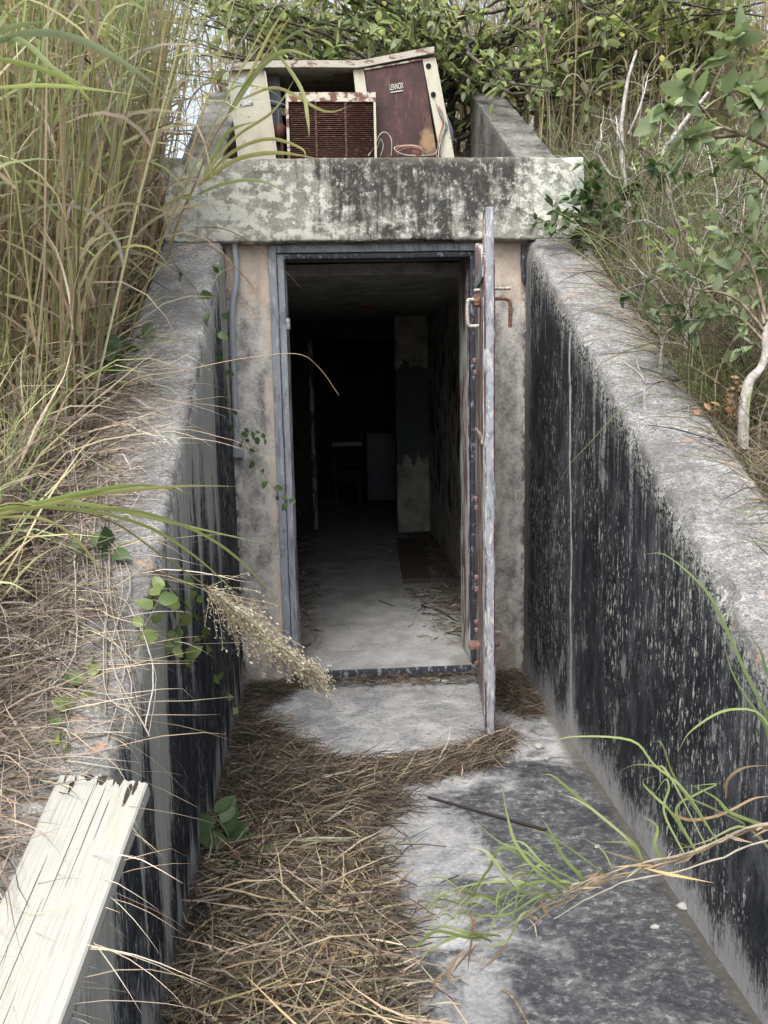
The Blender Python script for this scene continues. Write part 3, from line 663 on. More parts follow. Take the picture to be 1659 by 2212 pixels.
for z in (.35, 1.15, 1.95):
    s = Soup(); s.add(*tube([(hx+.004, hy+.006, z-.05), (hx+.004, hy+.006, z+.05)], .011, 8)); s.obj('hinge', 'steelb', door)

# ------------------------------------------------------------------ air conditioner on the roof slab
def Zc(zx, zy): return ((560+zx*.42194)*.81006, (120+zy*.42194)*.81006)      # from an enlarged view of the unit
AY = .35
def A(zx, zy, y=AY):
    p = on('y', y, *Zc(zx, zy)); return (p[0], p[2])
def down(a, b, z=2.402):                # carry the edge a-b on down to the slab
    t = (z-b[1])/(b[1]-a[1]); return (b[0]+(b[0]-a[0])*t, z)
ac = thing('air_conditioner', (-.12, .7, 2.4), 'derelict cream and maroon air conditioner cabinet leaning on the bunker roof', 'air conditioner')
l0, l1, l2, l3 = A(122, 168), A(340, 158), A(415, 690), A(190, 698)
prism('front_panel', 'cream', ac, [l0, l1, down(l1, l2), down(l0, l3)], AY, AY+.02)
prism('side_panel', 'cream', ac, [(l0[0]-.012, l0[1]), (l0[0]-.001, l0[1]), (down(l0, l3)[0]-.001, 2.402), (down(l0, l3)[0]-.012, 2.402)], AY+.001, AY+.75)
prism('panel_lip', 'cream', ac, [(l1[0]+.001, l1[1]-.005), (l1[0]+.010, l1[1]-.005), (l2[0]+.010, l2[1]), (l2[0]+.001, l2[1])], AY-.008, AY+.05)
m0, m1, m2, m3 = A(905, 158), A(972, 150), A(1040, 690), A(965, 690)
prism('corner_post', 'cream', ac, [m0, m1, down(m1, m2), down(m0, m3)], AY, AY+.04)
r0, r1, r2, r3 = A(975, 156), A(1338, 92), A(1432, 690), A(1042, 690)
sp_ = prism('service_panel', 'rust', ac, [(r0[0]+.002, r0[1]), r1, down(r1, r2), down(r0, r3)], AY-.006, AY+.02)
prism('panel_lip', 'rcream', ac, [(r0[0], r0[1]+.002), (r1[0], r1[1]+.002), (r1[0], r1[1]-.006), (r0[0], r0[1]-.006)], AY-.013, AY-.0065)
q0, q1, q2, q3 = A(1342, 90), A(1412, 80), A(1528, 698), A(1456, 698)
po = prism('corner_post', 'cream', ac, [q0, q1, down(q1, q2), down(q0, q3)], AY-.004, AY+.03)
prism('side_panel', 'cream', ac, [(q1[0]+.001, q1[1]), (q1[0]+.012, q1[1]), (down(q1, q2)[0]+.012, 2.402), (down(q1, q2)[0]+.001, 2.402)], AY+.0, AY+.75)
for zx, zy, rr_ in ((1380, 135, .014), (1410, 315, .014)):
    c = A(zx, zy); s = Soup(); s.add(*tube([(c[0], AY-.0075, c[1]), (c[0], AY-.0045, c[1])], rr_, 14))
    a_ = np.linspace(0, 2*np.pi, 14, endpoint=False); mk('cable_hole', [(c[0]+rr_*math.cos(t), AY-.0078, c[1]+rr_*math.sin(t)) for t in a_], [tuple(range(14))[::-1]], 'hole', po)  # flat disc on the post, the shade inside the opening put into its colour
# dented lid in one strip
tp = [A(118, 172), A(350, 150), A(640, 148), A(930, 150), A(1000, 140), A(1345, 72), A(1414, 62)]
tv = []; n = len(tp)
for yy, dz in ((AY-.022, 0), (AY+.78, .02)):
    for x_, z_ in tp: tv += [(x_, yy, z_+dz), (x_, yy, z_+.034+dz)]
tf = []
for i in range(n-1):
    a, b = 2*i, 2*i+2; tf += [(a, b, b+1, a+1), (a+2*n, a+1+2*n, b+1+2*n, b+2*n), (a+1, b+1, b+1+2*n, a+1+2*n), (a, a+2*n, b+2*n, b)]
tf += [(0, 1, 1+2*n, 2*n), (2*n-2, 4*n-2, 4*n-1, 2*n-1)]
mk('top_panel', tv, tf, 'lid', ac)
box('back_panel', 'darkmetal', ac, l0[0]+.03, r1[0], AY+.70, AY+.72, 2.402, 3.20)
box('divider_panel', 'darkmetal', ac, m0[0]+.03, m0[0]+.045, AY+.05, AY+.69, 2.402, 3.22)
box('base_pan', 'darkmetal', ac, -.64, .50, AY+.03, AY+.74, 2.402, 2.44)
g0, g1 = A(360, 175, AY+.10), A(440, 200, AY+.10); g2 = A(470, 690, AY+.10); g3 = A(420, 690, AY+.10)
prism('inner_panel', 'greymetal', ac, [g0, g1, down(g1, g2), down(g0, g3)], AY+.10, AY+.115)
c = A(440, 540, AY+.05); s = Soup(); s.add(*tube([(c[0], AY+.06, c[1]-.05), (c[0], AY+.06, c[1]-.03), (c[0], AY+.06, c[1]+.02), (c[0], AY+.06, c[1]+.035)], [.012, .034, .034, .02], 10)); s.obj('valve', 'copper', ac)
c = A(432, 420, AY+.05); s = Soup(); s.add(*tube([(c[0], AY+.06, c[1]-.08), (c[0], AY+.06, c[1]+.06)], .008, 6)); s.obj('pipe', 'greymetal', ac)
c = A(425, 380, AY+.05); s = Soup(); s.add(*tube([(c[0]-.04, AY+.05, c[1]), (c[0]+.06, AY+.05, c[1]-.004)], .007, 6)); s.obj('pipe', 'darkmetal', ac)
c = A(455, 620, AY+.05); s = Soup(); s.add(*tube([(c[0], AY+.06, c[1]-.2), (c[0], AY+.06, c[1]+.04)], .012, 6)); s.obj('pipe', 'copper', ac)
# name plate and its worn print
n0, n1, n2, n3 = A(163, 210, AY-.003), A(252, 200, AY-.003), A(272, 375, AY-.003), A(190, 388, AY-.003)
npl = prism('name_plate', 'plate', ac, [n0, n1, n2, n3], AY-.004, AY-.0005)
for q_ in ((172, 217), (243, 209), (265, 367), (197, 380)):
    c = A(*q_); s = Soup(); v, f = rbox(c[0]-.004, c[0]+.004, AY-.008, AY-.0045, c[1]-.004, c[1]+.004, .01, .002, 0); mk('rivet', v, f, 'rustrod', npl, smooth=True, quads=True)
def lettering(text, parent, mat, zx0, zy0, zx1, zy1, h, yy, shear):
    cu = bpy.data.curves.new('text', 'FONT'); cu.body = text; cu.size = 1; cu.shear = shear; cu.extrude = .02; cu.offset = .004
    to = bpy.data.objects.new('tmp', cu); col.objects.link(to); bpy.context.view_layer.update()
    me = bpy.data.meshes.new_from_object(to.evaluated_get(bpy.context.evaluated_depsgraph_get())); bpy.data.objects.remove(to)
    v = np.array([p.co[:] for p in me.vertices]); f = [tuple(p.vertices) for p in me.polygons]
    a, b = np.array(A(zx0, zy0)), np.array(A(zx1, zy1)); ln = np.linalg.norm(b-a); ux = (b-a)/ln; uz = np.array([-ux[1], ux[0]])
    sx = ln/(v[:, 0].max()-v[:, 0].min()); szz = h/(v[:, 1].max()-v[:, 1].min()); xx = (v[:, 0]-v[:, 0].min())*sx; zz = (v[:, 1]-v[:, 1].min())*szz
    W = np.stack([a[0]+ux[0]*xx+uz[0]*zz, yy-v[:, 2]*.1, a[1]+ux[1]*xx+uz[1]*zz], 1)
    return mk('lettering', W, f, mat, parent)
lettering('LENNOX', sp_, 'letter', 1136, 291, 1226, 276, .030, AY-.0095, .35)
a_, b_ = A(1138, 300), A(1220, 287); prism('lettering', 'letter', sp_, [(a_[0], a_[1]), (b_[0], b_[1]), (b_[0], b_[1]-.005), (a_[0], a_[1]-.005)], AY-.010, AY-.0065)
lettering('LENNOX', npl, 'faint', 190, 262, 240, 256, .012, AY-.006, .3)
c = A(183, 232); mk('emblem', [(c[0]+.012*math.cos(t), AY-.0052, c[1]+.012*math.sin(t)) for t in np.linspace(0, 2*np.pi, 16, endpoint=False)], [tuple(range(16))[::-1]], 'faint', npl)
def wire(mat, zs, y0=AY-.02, y1=None, r=.0028):
    y1 = y0 if y1 is None else y1; k = len(zs); pts = []
    for i, (a, b) in enumerate(zs): yy = y0+(y1-y0)*i/max(1, k-1); p = A(a, b, yy); pts.append((p[0], yy+.006*math.sin(i*2.1), p[1]))
    s = Soup(); s.add(*tube(smooth_path(pts, 5), r, 6)); s.obj('wire', mat, ac)
wire('wireo', [(1408, 318), (1440, 370), (1462, 430), (1470, 500), (1450, 570), (1440, 640), (1430, 700), (1428, 760)], AY+.0, AY-.03)
wire('wirew', [(1410, 318), (1452, 380), (1478, 450), (1482, 520), (1468, 580), (1448, 650), (1440, 760)], AY+.0, AY-.04)
wire('wireg', [(1406, 318), (1432, 380), (1470, 470), (1496, 510), (1480, 550), (1460, 600), (1446, 690), (1436, 760)], AY+.0, AY-.03, .0065)
wire('wireg', [(1440, 660), (1420, 690), (1380, 700), (1300, 705)], AY-.02, AY-.05, .006)
wire('wirew', [(1000, 700), (1040, 640), (1068, 575), (1100, 550), (1135, 570), (1148, 620), (1145, 700)], AY-.08, AY-.05)
wire('wirew', [(1035, 690), (1060, 640), (1078, 595), (1095, 640), (1078, 700)], AY-.06, AY-.05)
wire('wirew', [(1300, 700), (1220, 690), (1165, 660), (1185, 640), (1270, 632), (1330, 650), (1345, 700)], AY-.07, AY-.03)
wire('wireo', [(1190, 690), (1175, 665), (1210, 645), (1290, 640), (1345, 668), (1350, 720)], AY-.06, AY-.03)
wire('wireo', [(1190, 672), (1240, 650), (1320, 655), (1370, 690)], AY-.05, AY-.03)
v, f = rbox(A(1265, 700)[0], A(1330, 700)[0], AY-.06, AY-.01, 2.44, A(1290, 672)[1], .03, .02, .008, 20); mk('relay', v, f, 'copper', ac, smooth=True, quads=True)
c = A(1488, 400, AY+.2); s = Soup(); s.add(*tube([(q1[0]+.05, AY+.2, 2.402), (q1[0]+.055, AY+.2, 2.7), (q1[0]+.055, AY+.2, 2.98), (q1[0]+.05, AY+.2, 3.06), (q1[0]+.05, AY+.2, 3.065)], [.075, .08, .078, .05, .001], 14)); s.obj('receiver_tank', 'greymetal', ac)

# the loose coil panel standing in front of the cabinet
cpn = thing('coil_panel', (-.21, .27, 2.4), 'rust-brown finned coil panel in three bays propped against the air conditioner', 'coil panel')
CY = .27
def B(zx, zy): p = on('y', CY, *Zc(zx, zy)); return p[0], p[2]
b0, b1 = B(476, 300), B(1046, 302); xl, xr, zt_ = b0[0], b1[0], b0[1]
box('backing', 'hole', cpn, xl+.012, xr-.012, CY+.035, CY+.04, 2.40, zt_-.02)  # black sheet; the shade between the fins is put into its colour
prism('top_rail', 'rcream', cpn, [(xl, zt_), (xr, zt_), (xr, zt_-.046), (xl, zt_-.046)], CY-.006, CY+.05)
for xa, xb, mt_ in ((xl, xl+.014, 'rcream'), (xr-.012, xr, 'cream')): box('side_rail', mt_, cpn, xa, xb, CY-.005, CY+.049, 2.402, zt_-.0465)
for zx in (667, 855):
    x_ = B(zx, 400)[0]; box('divider', 'fin', cpn, x_-.006, x_+.006, CY-.004, CY+.03, 2.402, zt_-.0465)
s = Soup(); z_ = 2.41
while z_ < zt_-.05:
    v, f = boxv(xl+.0145, xr-.0125, CY+.002+random.uniform(-.0015, .0015), CY+.03, z_, z_+.0042); s.add(v, f); z_ += .0098
tag(s.obj('fins', 'fin', cpn, smooth=False), kind='stuff')

# ------------------------------------------------------------------ boards
def plank(name, label, corners, th, mat, jag=0., seed=1):
    """corners: far-left, far-right, near-right, near-left on the top face"""
    fl, fr_, nr, nl = [np.array(c, float) for c in corners]; g = np.random.default_rng(seed)
    yv = ((fl-nl)+(fr_-nr)); Ln = np.linalg.norm(yv)/2; yv /= np.linalg.norm(yv)
    xv = (fr_-fl)+(nr-nl); xv -= yv*(xv@yv); Wd = np.linalg.norm(xv)/2; xv /= np.linalg.norm(xv); zv = np.cross(xv, yv); org = (nl+nr)/2
    nx, ny = 44, 60; rows = []
    xs = np.linspace(-Wd/2, Wd/2, nx+1); end = np.array([Ln-(.5+.5*mnoise.noise(Vector((a*420, 3.3, seed))))*jag-(jag*1.6 if g.random() < .12 else 0) for a in xs])
    top = np.array([[(a, (Ln-.05)*t/.95 if t < .95 else (Ln-.05)+(e-Ln+.05)*(t-.95)/.05, .0012*mnoise.noise(Vector((a*9, e*t*4, 1)))-(.004 if i in (0, nx) else 0)) for i, (a, e) in enumerate(zip(xs, end))] for t in np.concatenate([np.linspace(0, .95, ny-3), [.97, .985, .995, 1.]])])
    bot = top.copy(); bot[:, :, 2] = -th
    P = np.concatenate([top.reshape(-1, 3), bot.reshape(-1, 3)]); I = np.arange((ny+1)*(nx+1)).reshape(ny+1, nx+1); N = I.size
    f = [np.stack([I[:-1, :-1], I[:-1, 1:], I[1:, 1:], I[1:, :-1]], -1).reshape(-1, 4), np.stack([I[:-1, :-1], I[1:, :-1], I[1:, 1:], I[:-1, 1:]], -1).reshape(-1, 4)+N]
    for e, fl_ in ((I[0], 0), (I[-1], 1), (I[:, 0], 1), (I[:, -1], 0)):
        qd = np.stack([e[:-1], e[1:], e[1:]+N, e[:-1]+N], -1); f.append(qd[:, ::-1] if not fl_ else qd)
    me = bpy.data.meshes.new(name); me.from_pydata([tuple(a) for a in P], [], [tuple(map(int, a)) for a in np.vstack(f)]); me.update(); me.materials.append(MT[mat])
    bm = bmesh.new(); bm.from_mesh(me); bmesh.ops.recalc_face_normals(bm, faces=bm.faces); bm.to_mesh(me); bm.free()
    o = bpy.data.objects.new(name, me); col.objects.link(o); m = Matrix.Identity(4)
    for i in range(3): m[i][0], m[i][1], m[i][2], m[i][3] = xv[i], yv[i], zv[i], org[i]
    o.matrix_world = m; tag(o, label, 'plank'); return o, Wd, Ln
off = .045
fl, fr_, nr = on_cap(130, 1668, off), on_cap(322, 1682, off), on_cap(130, 2211, off)
dr = (nr-fr_)/np.linalg.norm(nr-fr_); Ln = 1.05
pl, Wd, Ln_ = plank('weathered_plank', 'bleached pale board with a jagged rotten end lying on the wing wall', [fl, fr_, fr_+dr*Ln, fl+dr*Ln], .038, 'board', .013, 3)
# rotten pockets and open checks are pieces of the board, set into it
def pocket(xa, ya, ln, wd, name='rot_pocket'):
    n = 10; v = []; a = np.linspace(0, 2*np.pi, n, endpoint=False)
    for t in a: v.append((xa+wd*math.cos(t)*(1+.3*math.sin(3*t)), ya+ln*math.sin(t), .0012))
    me = bpy.data.meshes.new(name); me.from_pydata(v, [], [tuple(range(n))]); me.materials.append(MT['rot']); o = bpy.data.objects.new(name, me); col.objects.link(o); o.parent = pl
for xa, ya, ln, wd in ((-.058, Ln-.035, .016, .0035), (.062, Ln-.04, .028, .005), (.072, Ln-.022, .018, .004), (-.062, Ln-.03, .006, .002), (.0, Ln-.012, .012, .008), (-.03, Ln-.008, .008, .01), (.035, Ln-.009, .009, .007)): pocket(xa, ya, ln, wd)
for xa, ya, ln in ((-.012, Ln-.16, .15), (-.02, Ln-.42, .16), (.012, Ln-.13, .12), (-.045, Ln-.3, .12), (.002, Ln-.62, .2), (.03, Ln-.10, .05), (-.06, Ln-.55, .14)): pocket(xa, ya, ln, .0006, 'check')
z0 = .085
plank('dark_plank', 'dark damp board lying on the corridor floor along the peeling wall', [on('z', z0, 858, 1163), on('z', z0, 905, 1160), on('z', z0, 930, 1246), on('z', z0, 870, 1252)], .035, 'boardd', .01, 5)
# furniture glimpsed in the back room
tb = thing('side_table', (.02, 6.2, .046), 'pale-topped low table standing in the dark back room', 'table')
rb('tabletop', 'paper', tb, -.20, .16, 5.95, 6.45, .78, .83, step=.2, r=.004, amp=0)
for xx in (-.18, .12):
    for yy in (5.98, 6.4): box('leg', 'boardd', tb, xx, xx+.03, yy, yy+.03, .046, .779)
box('shelf', 'boardd', tb, -.148, .118, 6.02, 6.38, .45, .48)
cb = thing('cabinet', (.42, 6.3, .046), 'grey boxy cabinet beside the table in the dark back room', 'cabinet')
rb('body', 'greymetal', cb, .22, .66, 6.0, 6.5, .10, .92, step=.3, r=.004, amp=0); rb('door', 'greymetal', cb, .235, .645, 5.982, 5.998, .13, .89, step=.3, r=.003, amp=0)
for xx in (.24, .60):
    for yy in (6.02, 6.44): box('leg', 'darkmetal', cb, xx, xx+.04, yy, yy+.04, .046, .0995)

# ------------------------------------------------------------------ litter on the floor
def inpoly(p, poly):
    x, y = p[:, 0], p[:, 1]; r = np.zeros(len(p), bool); n = len(poly)
    for i in range(n):
        (xa, ya), (xb, yb) = poly[i], poly[(i+1) % n]
        c_ = ((ya > y) != (yb > y)) & (x < (xb-xa)*(y-ya)/(yb-ya+1e-12)+xa); r ^= c_
    return r
def floorpoly(px): return [tuple(on('z', 0., a, b)[:2]) for a, b in px]
def sample(poly, n, g):
    P = np.array(poly); lo, hi = P.min(0), P.max(0); out = np.zeros((0, 2))
    while len(out) < n:
        c_ = g.uniform(lo, hi, (n*2, 2)); out = np.vstack([out, c_[inpoly(c_, poly)]])
    return out[:n]
def mat_of_straw(soup, poly, n, thick, pal, lmin, lmax, wd, g, zb=0., azm=None, azs=9, edge=.07):
    p = sample(poly, n, g)+g.normal(0, edge, (n, 2)); k = (abs(p[:, 0]) < .752) & (p[:, 1] < -.02) if zb < .02 else abs(p[:, 0]) < .73
    p = p[k]; m = len(p); ln = g.uniform(lmin, lmax, m); az = g.uniform(0, 2*np.pi, m) if azm is None else azm+g.normal(0, azs, m)
    base = np.stack([p[:, 0]-np.cos(az)*ln/2, p[:, 1]-np.sin(az)*ln/2, zb+.004+thick*g.random(m)**1.3], 1)
    base[:, 0] = np.clip(base[:, 0], -.74, .74)
    v, f, c = blades(base, az, np.pi/2-g.normal(.05, .16, m), ln, g.uniform(.6, 1.5, m)*wd, .22, pick(pal, m, g, .25), 5, .13, .1, seed=int(g.integers(1e6)), gfun=lambda x, y: np.full_like(x, zb))
    v[:, 0] = np.clip(v[:, 0], -.757, .757); soup.add(v, f, c)
TAN = [(.27, .228, .17), (.20, .168, .125), (.36, .31, .24), (.13, .106, .08), (.30, .26, .20), (.075, .062, .05), (.05, .042, .034)]
BRN = [(.10, .08, .06), (.062, .05, .038), (.15, .122, .09), (.04, .032, .025), (.20, .165, .125)]
g = np.random.default_rng(11); s = Soup()
main = floorpoly([(512, 1555), (580, 1580), (640, 1660), (740, 1715), (850, 1730), (830, 1765), (770, 1800), (780, 1900), (825, 1990), (840, 2120), (855, 2260), (350, 2260), (430, 1850)])
mat_of_straw(s, main, 10500, .04, TAN+BRN[:2], .05, .26, .0034, g)
mat_of_straw(s, floorpoly([(440, 1850), (770, 1850), (830, 2270), (340, 2270)]), 6500, .06, TAN+[(.50, .41, .28), (.46, .36, .22)], .10, .36, .0046, g)
mat_of_straw(s, floorpoly([(512, 1545), (610, 1620), (760, 1720), (860, 1725), (830, 1760), (480, 1770)]), 5000, .04, BRN, .06, .24, .0028, g)
arc = [floorpoly([(620, 1610), (740, 1655), (760, 1705), (660, 1700)]), floorpoly([(740, 1655), (890, 1645), (910, 1690), (760, 1705)]), floorpoly([(880, 1648), (1030, 1618), (1050, 1655), (890, 1692)]), floorpoly([(1020, 1622), (1085, 1580), (1115, 1600), (1050, 1660)])]
for a, az, n in zip(arc, (-.5, .05, .45, .95), (900, 1100, 1200, 700)): mat_of_straw(s, a, n, .03, BRN+TAN[:3], .05, .26, .0030, g, 0., az, .75, .02)
for poly, n in ((floorpoly([(520, 1484), (660, 1478), (620, 1505), (505, 1565)]), 1600), (floorpoly([(640, 1470), (1060, 1458), (1060, 1478), (640, 1488)]), 800), (floorpoly([(1058, 1462), (1135, 1455), (1185, 1540), (1150, 1560), (1070, 1530)]), 1700)):
    mat_of_straw(s, poly, n, .03, BRN, .04, .18, .0025, g, edge=.015)
tag(s.obj('dry_straw', 'straw', smooth=False), 'tangled brown dry grass straw matted over the passage floor', 'straw', kind='stuff')
# dark crumbled litter under the straw
def mound(name, poly, h, mat, label):
    P = np.array(poly); lo, hi = P.min(0)-.05, P.max(0)+.05; xs = np.arange(lo[0], hi[0], .03); ys = np.arange(lo[1], hi[1], .03); Xm, Ym = np.meshgrid(xs, ys, indexing='ij'); pts = np.stack([Xm.ravel(), Ym.ravel()], 1)
    ins = inpoly(pts, poly).astype(float).reshape(Xm.shape)
    for _ in range(3):
        q_ = ins.copy(); q_[1:-1, 1:-1] = (ins[1:-1, 1:-1]*2+ins[:-2, 1:-1]+ins[2:, 1:-1]+ins[1:-1, :-2]+ins[1:-1, 2:])/6; ins = q_
    nz = np.array([mnoise.noise(Vector((a*9, b*9, 2))) for a, b in pts]).reshape(Xm.shape)
    Z = np.clip(ins*1.2-.45+nz*.5, -.3, 1)*h; ok = Z > -.02*h
    I = np.arange(Xm.size).reshape(Xm.shape); q_ = np.stack([I[:-1, :-1], I[1:, :-1], I[1:, 1:], I[:-1, 1:]], -1).reshape(-1, 4)
    q_ = q_[ok.ravel()[q_].any(1) & (abs(Xm.ravel()[q_]) < .78).all(1)]
    return Soup().add(np.stack([Xm.ravel(), Ym.ravel(), Z.ravel()], 1), q_)
s = mound('x', main, .022, 'ground', ''); tag(s.obj('leaf_litter', 'ground'), 'dark crumbled litter underneath the straw on the floor', 'litter', kind='stuff')
# corridor debris
g = np.random.default_rng(12); s = Soup()
for poly, n in (([(-.72, .45), (-.38, .45), (-.42, 3.9), (-.72, 3.9)], 500), ([(.35, .45), (.72, .45), (.72, 1.9), (.30, 1.7)], 420), ([(.55, 2.0), (.73, 2.0), (.73, 4.05), (.55, 4.05)], 350)):
    mat_of_straw(s, poly, n, .012, BRN+[(.3, .29, .26)], .02, .12, .006, g, .046, edge=.05)
tag(s.obj('corridor_debris', 'straw', smooth=False), 'scattered dark crumbs and plant bits on the corridor floor', 'debris', kind='stuff')
def stone(px, sz, label, mat='stone', z=0., seed=0, grp='small pale stones on the passage floor', nm='stone', ct='stone'):
    p = on('z', z, *px); me = bpy.data.meshes.new(nm); bm = bmesh.new(); bmesh.ops.create_icosphere(bm, subdivisions=2, radius=1)
    for v in bm.verts: v.co *= 1+.35*mnoise.noise(v.co*1.3+Vector((seed*3.1, 0, 0))); v.co = Vector((v.co.x*sz, v.co.y*sz*.8, v.co.z*sz*.5))
    bm.to_mesh(me); bm.free(); me.materials.append(MT[mat]); o = bpy.data.objects.new(nm, me); col.objects.link(o); o.location = (p[0], p[1], z+sz*.42); tag(o, label, ct, grp)
for i, (px, sz, lb) in enumerate(((( 962, 1475), .022, 'largest pale stone chip at the foot of the door sill'), ((945, 1472), .016, 'pale stone chip touching the larger chip at the door sill'), ((1165, 1615), .022, 'pale flat stone on bare concrete beyond the open door edge'), ((1098, 1515), .014, 'small stone in the dark straw behind the open door'), ((1475, 1962), .02, 'white stone chip against the foot of the black wing wall'), ((1415, 2005), .013, 'white pebble on the black-stained floor near the black wall'), ((1290, 1830), .01, 'tiny white crumb on the floor by the green cane shoots'), ((1003, 1690), .012, 'small stone on the edge of the swept straw arc'), ((1180, 1640), .012, 'small stone next to the flat stone beyond the door'), ((1070, 1500), .012, 'small stone tucked under the open door leaf'), ((925, 1470), .012, 'smallest stone chip in the row at the door sill'))):
    stone(px, sz, lb, seed=i)
for i, (px, sz, lb) in enumerate((((386, 2170), .028, 'larger grey concrete lump at the foot of the streaked wall'), ((400, 2155), .02, 'smaller grey concrete lump leaning on the larger one by the wall'))): stone(px, sz, lb, 'path', seed=20+i, grp='concrete lumps by the streaked wall')
def scrap(px, w_, h_, label, seed):
    p = on('z', .046, *px); g_ = np.random.default_rng(seed); n = 5; v = []
    for i in range(n):
        for j in range(n): v.append((p[0]+(i/4-.5)*w_+g_.normal(0, .004), p[1]+(j/4-.5)*h_+g_.normal(0, .006), .05+.006*g_.random()))
    I = np.arange(n*n).reshape(n, n); q_ = np.stack([I[:-1, :-1], I[1:, :-1], I[1:, 1:], I[:-1, 1:]], -1).reshape(-1, 4)
    tag(mk('paper_scrap', v, q_, 'paper', origin=(p[0], p[1], .046)), label, 'paper scrap', 'scraps on the corridor floor')
for i, (px, w_, h_, lb) in enumerate((((912, 1286), .07, .05, 'largest pale paper scrap beside the dark debris by the jamb'), ((713, 1440), .03, .02, 'tiny paper scrap on the door sill'), ((848, 1171), .05, .06, 'pale scrap at the far end of the dark plank'), ((846, 1191), .05, .05, 'pale scrap lying alongside the dark plank'), ((646, 1335), .025, .03, 'small white flake near the strike plate foot'), ((655, 1238), .03, .03, 'small pale flake in the debris at the dim corridor side'))):
    scrap(px, w_, h_, lb, i)
def twig(pxs, z, r, mat, label, grp=None, zs=None):
    pts = [on('z', z, *q_) for q_ in pxs]; pts = [p+np.array([0, 0, r]) for p in pts]; s = Soup(); s.add(*tube(smooth_path(pts, 4), r, 6))
    tag(s.obj('twig', mat, origin=tuple(pts[0])), label, 'twig', grp)
twig([(925, 1724), (1040, 1757), (1180, 1795)], .0, .006, 'rot', 'long dark straight twig lying on the stained concrete')
twig([(820, 1598-300), (850, 1310)], .046, .004, 'rot', 'short thin twig lying on the bare corridor floor')
twig([(910, 1308), (950, 1322), (990, 1345)], .046, .005, 'rot', 'dark crooked twig on the corridor floor by the jamb')
twig([(1085, 2640*.81), (1110, 2160), (1150, 2230)], 0., .004, 'barkB', 'thin brown twig on the floor at the straw edge')

# ------------------------------------------------------------------ vegetation
def surf(x, y):
    """bank, wall caps, passage floor: what grass lies on"""
    ax = abs(x); h = gz(x, y)
    h = np.where((ax < 1.06) & (y < .0), cap_z(y), h)
    return np.where((ax < .765) & (y < 0), 0., np.where((ax < 1.05) & (y >= 0) & (y < .16), 2.70, h))
GRN = [(.28, .37, .12), (.38, .47, .17), (.46, .54, .25), (.33, .43, .22), (.56, .58, .28)]
DRY = [(.55, .47, .32), (.44, .36, .235), (.64, .57, .42), (.36, .29, .195), (.52, .42, .27), (.29, .235, .16)]
GREY = [(.46, .415, .36), (.36, .315, .27), (.56, .52, .46), (.25, .21, .18), (.42, .36, .31)]
def reeds(soup, n, xr, yr, hr, g, lean=(.0, .0), leaves=5, green=.5, wd=.006, tiltm=.10, leaf_w=(.006, .014), xfun=None):
    x = g.uniform(*xr, n); y = g.uniform(*yr, n)
    if xfun is not None: x = xfun(x, y)
    b = np.stack([x, y, surf(x, y)-.03], 1); L = g.uniform(*hr, n); tilt = abs(g.normal(tiltm, tiltm, n)); az = g.uniform(0, 2*np.pi, n)
    dx, dy = np.sin(tilt)*np.cos(az)+lean[0], np.sin(tilt)*np.sin(az)+lean[1]; az = np.arctan2(dy, dx); tilt = np.arcsin(np.clip(np.hypot(dx, dy), 0, .9))
    c = pick(DRY+DRY[:3]+[(.50, .34, .20), (.66, .57, .42)], n, g); tc = pick(GRN+DRY[:2], n, g); W = g.uniform(.6, 1.5, n)*wd; sd = int(g.integers(1e6))
    for fs in (1, 2):
        v, f, cc = blades(b, az, tilt, L, W, .12, c, 6, .035, .06, tc, seed=sd, fseed=sd+fs); soup.add(v, f, cc)
    P = LASTP.copy()
    m = n*leaves; ci = np.repeat(np.arange(n), leaves); t = g.uniform(.15, 1, m); k = t*6; i0 = np.clip(k.astype(int), 0, 5); fr = (k-i0)[:, None]
    pb = P[ci, i0]*(1-fr)+P[ci, i0+1]*fr
    isg = g.random(m) < green*np.clip(t*1.6-.2, 0, 1.2); c = np.where(isg[:, None], pick(GRN, m, g), pick(DRY+GREY, m, g)); tip = np.where(g.random((m, 1)) < .4, pick(DRY, m, g), c)
    soup.add(*blades(pb, g.uniform(0, 2*np.pi, m)+0, np.clip(g.normal(.45, .25, m), .05, 1.3), g.uniform(.2, .62, m), g.uniform(*leaf_w, m), np.clip(g.normal(1.5, .8, m), .1, 3.5), c, 6, .07, .12, tip, seed=int(g.integers(1e6))))
g = np.random.default_rng(21); s = Soup()
edge = lambda x, y: np.minimum(x, -1.13-.10*np.random.default_rng(5).random(len(x)))
reeds(s, 700, (-2.9, -1.12), (-1.6, .6), (1.1, 2.1), g, (.10, -.05), 7, .75, .0075)
reeds(s, 360, (-4.2, -1.15), (.3, 2.2), (.9, 1.8), g, (.06, -.02), 6, .55, .007)
reeds(s, 260, (-1.9, -1.12), (-1.7, .2), (1.4, 2.1), g, (.16, -.02), 3, .3, .010, .06)
reeds(s, 260, (-2.6, -1.5), (-2.9, -1.6), (.7, 1.4), g, (.08, -.05), 6, .5, .006)
tag(s.obj('tall_grass', 'grass', smooth=False), 'tall dense reed grass, green over straw stems, on the bank beside the streaked wall', 'grass', kind='stuff')
g = np.random.default_rng(22); s = Soup()
reeds(s, 1300, (1.06, 4.6), (1.0, 3.8), (.8, 1.6), g, (.0, .0), 4, .12, .0085, .07)
reeds(s, 500, (-1.1, 1.2), (2.0, 4.2), (.9, 1.9), g, (.0, .0), 4, .2, .0085, .08)
tag(s.obj('dry_reeds', 'grass', smooth=False), 'thicket of brown dry reed stalks behind the bunker roof', 'reeds', kind='stuff')
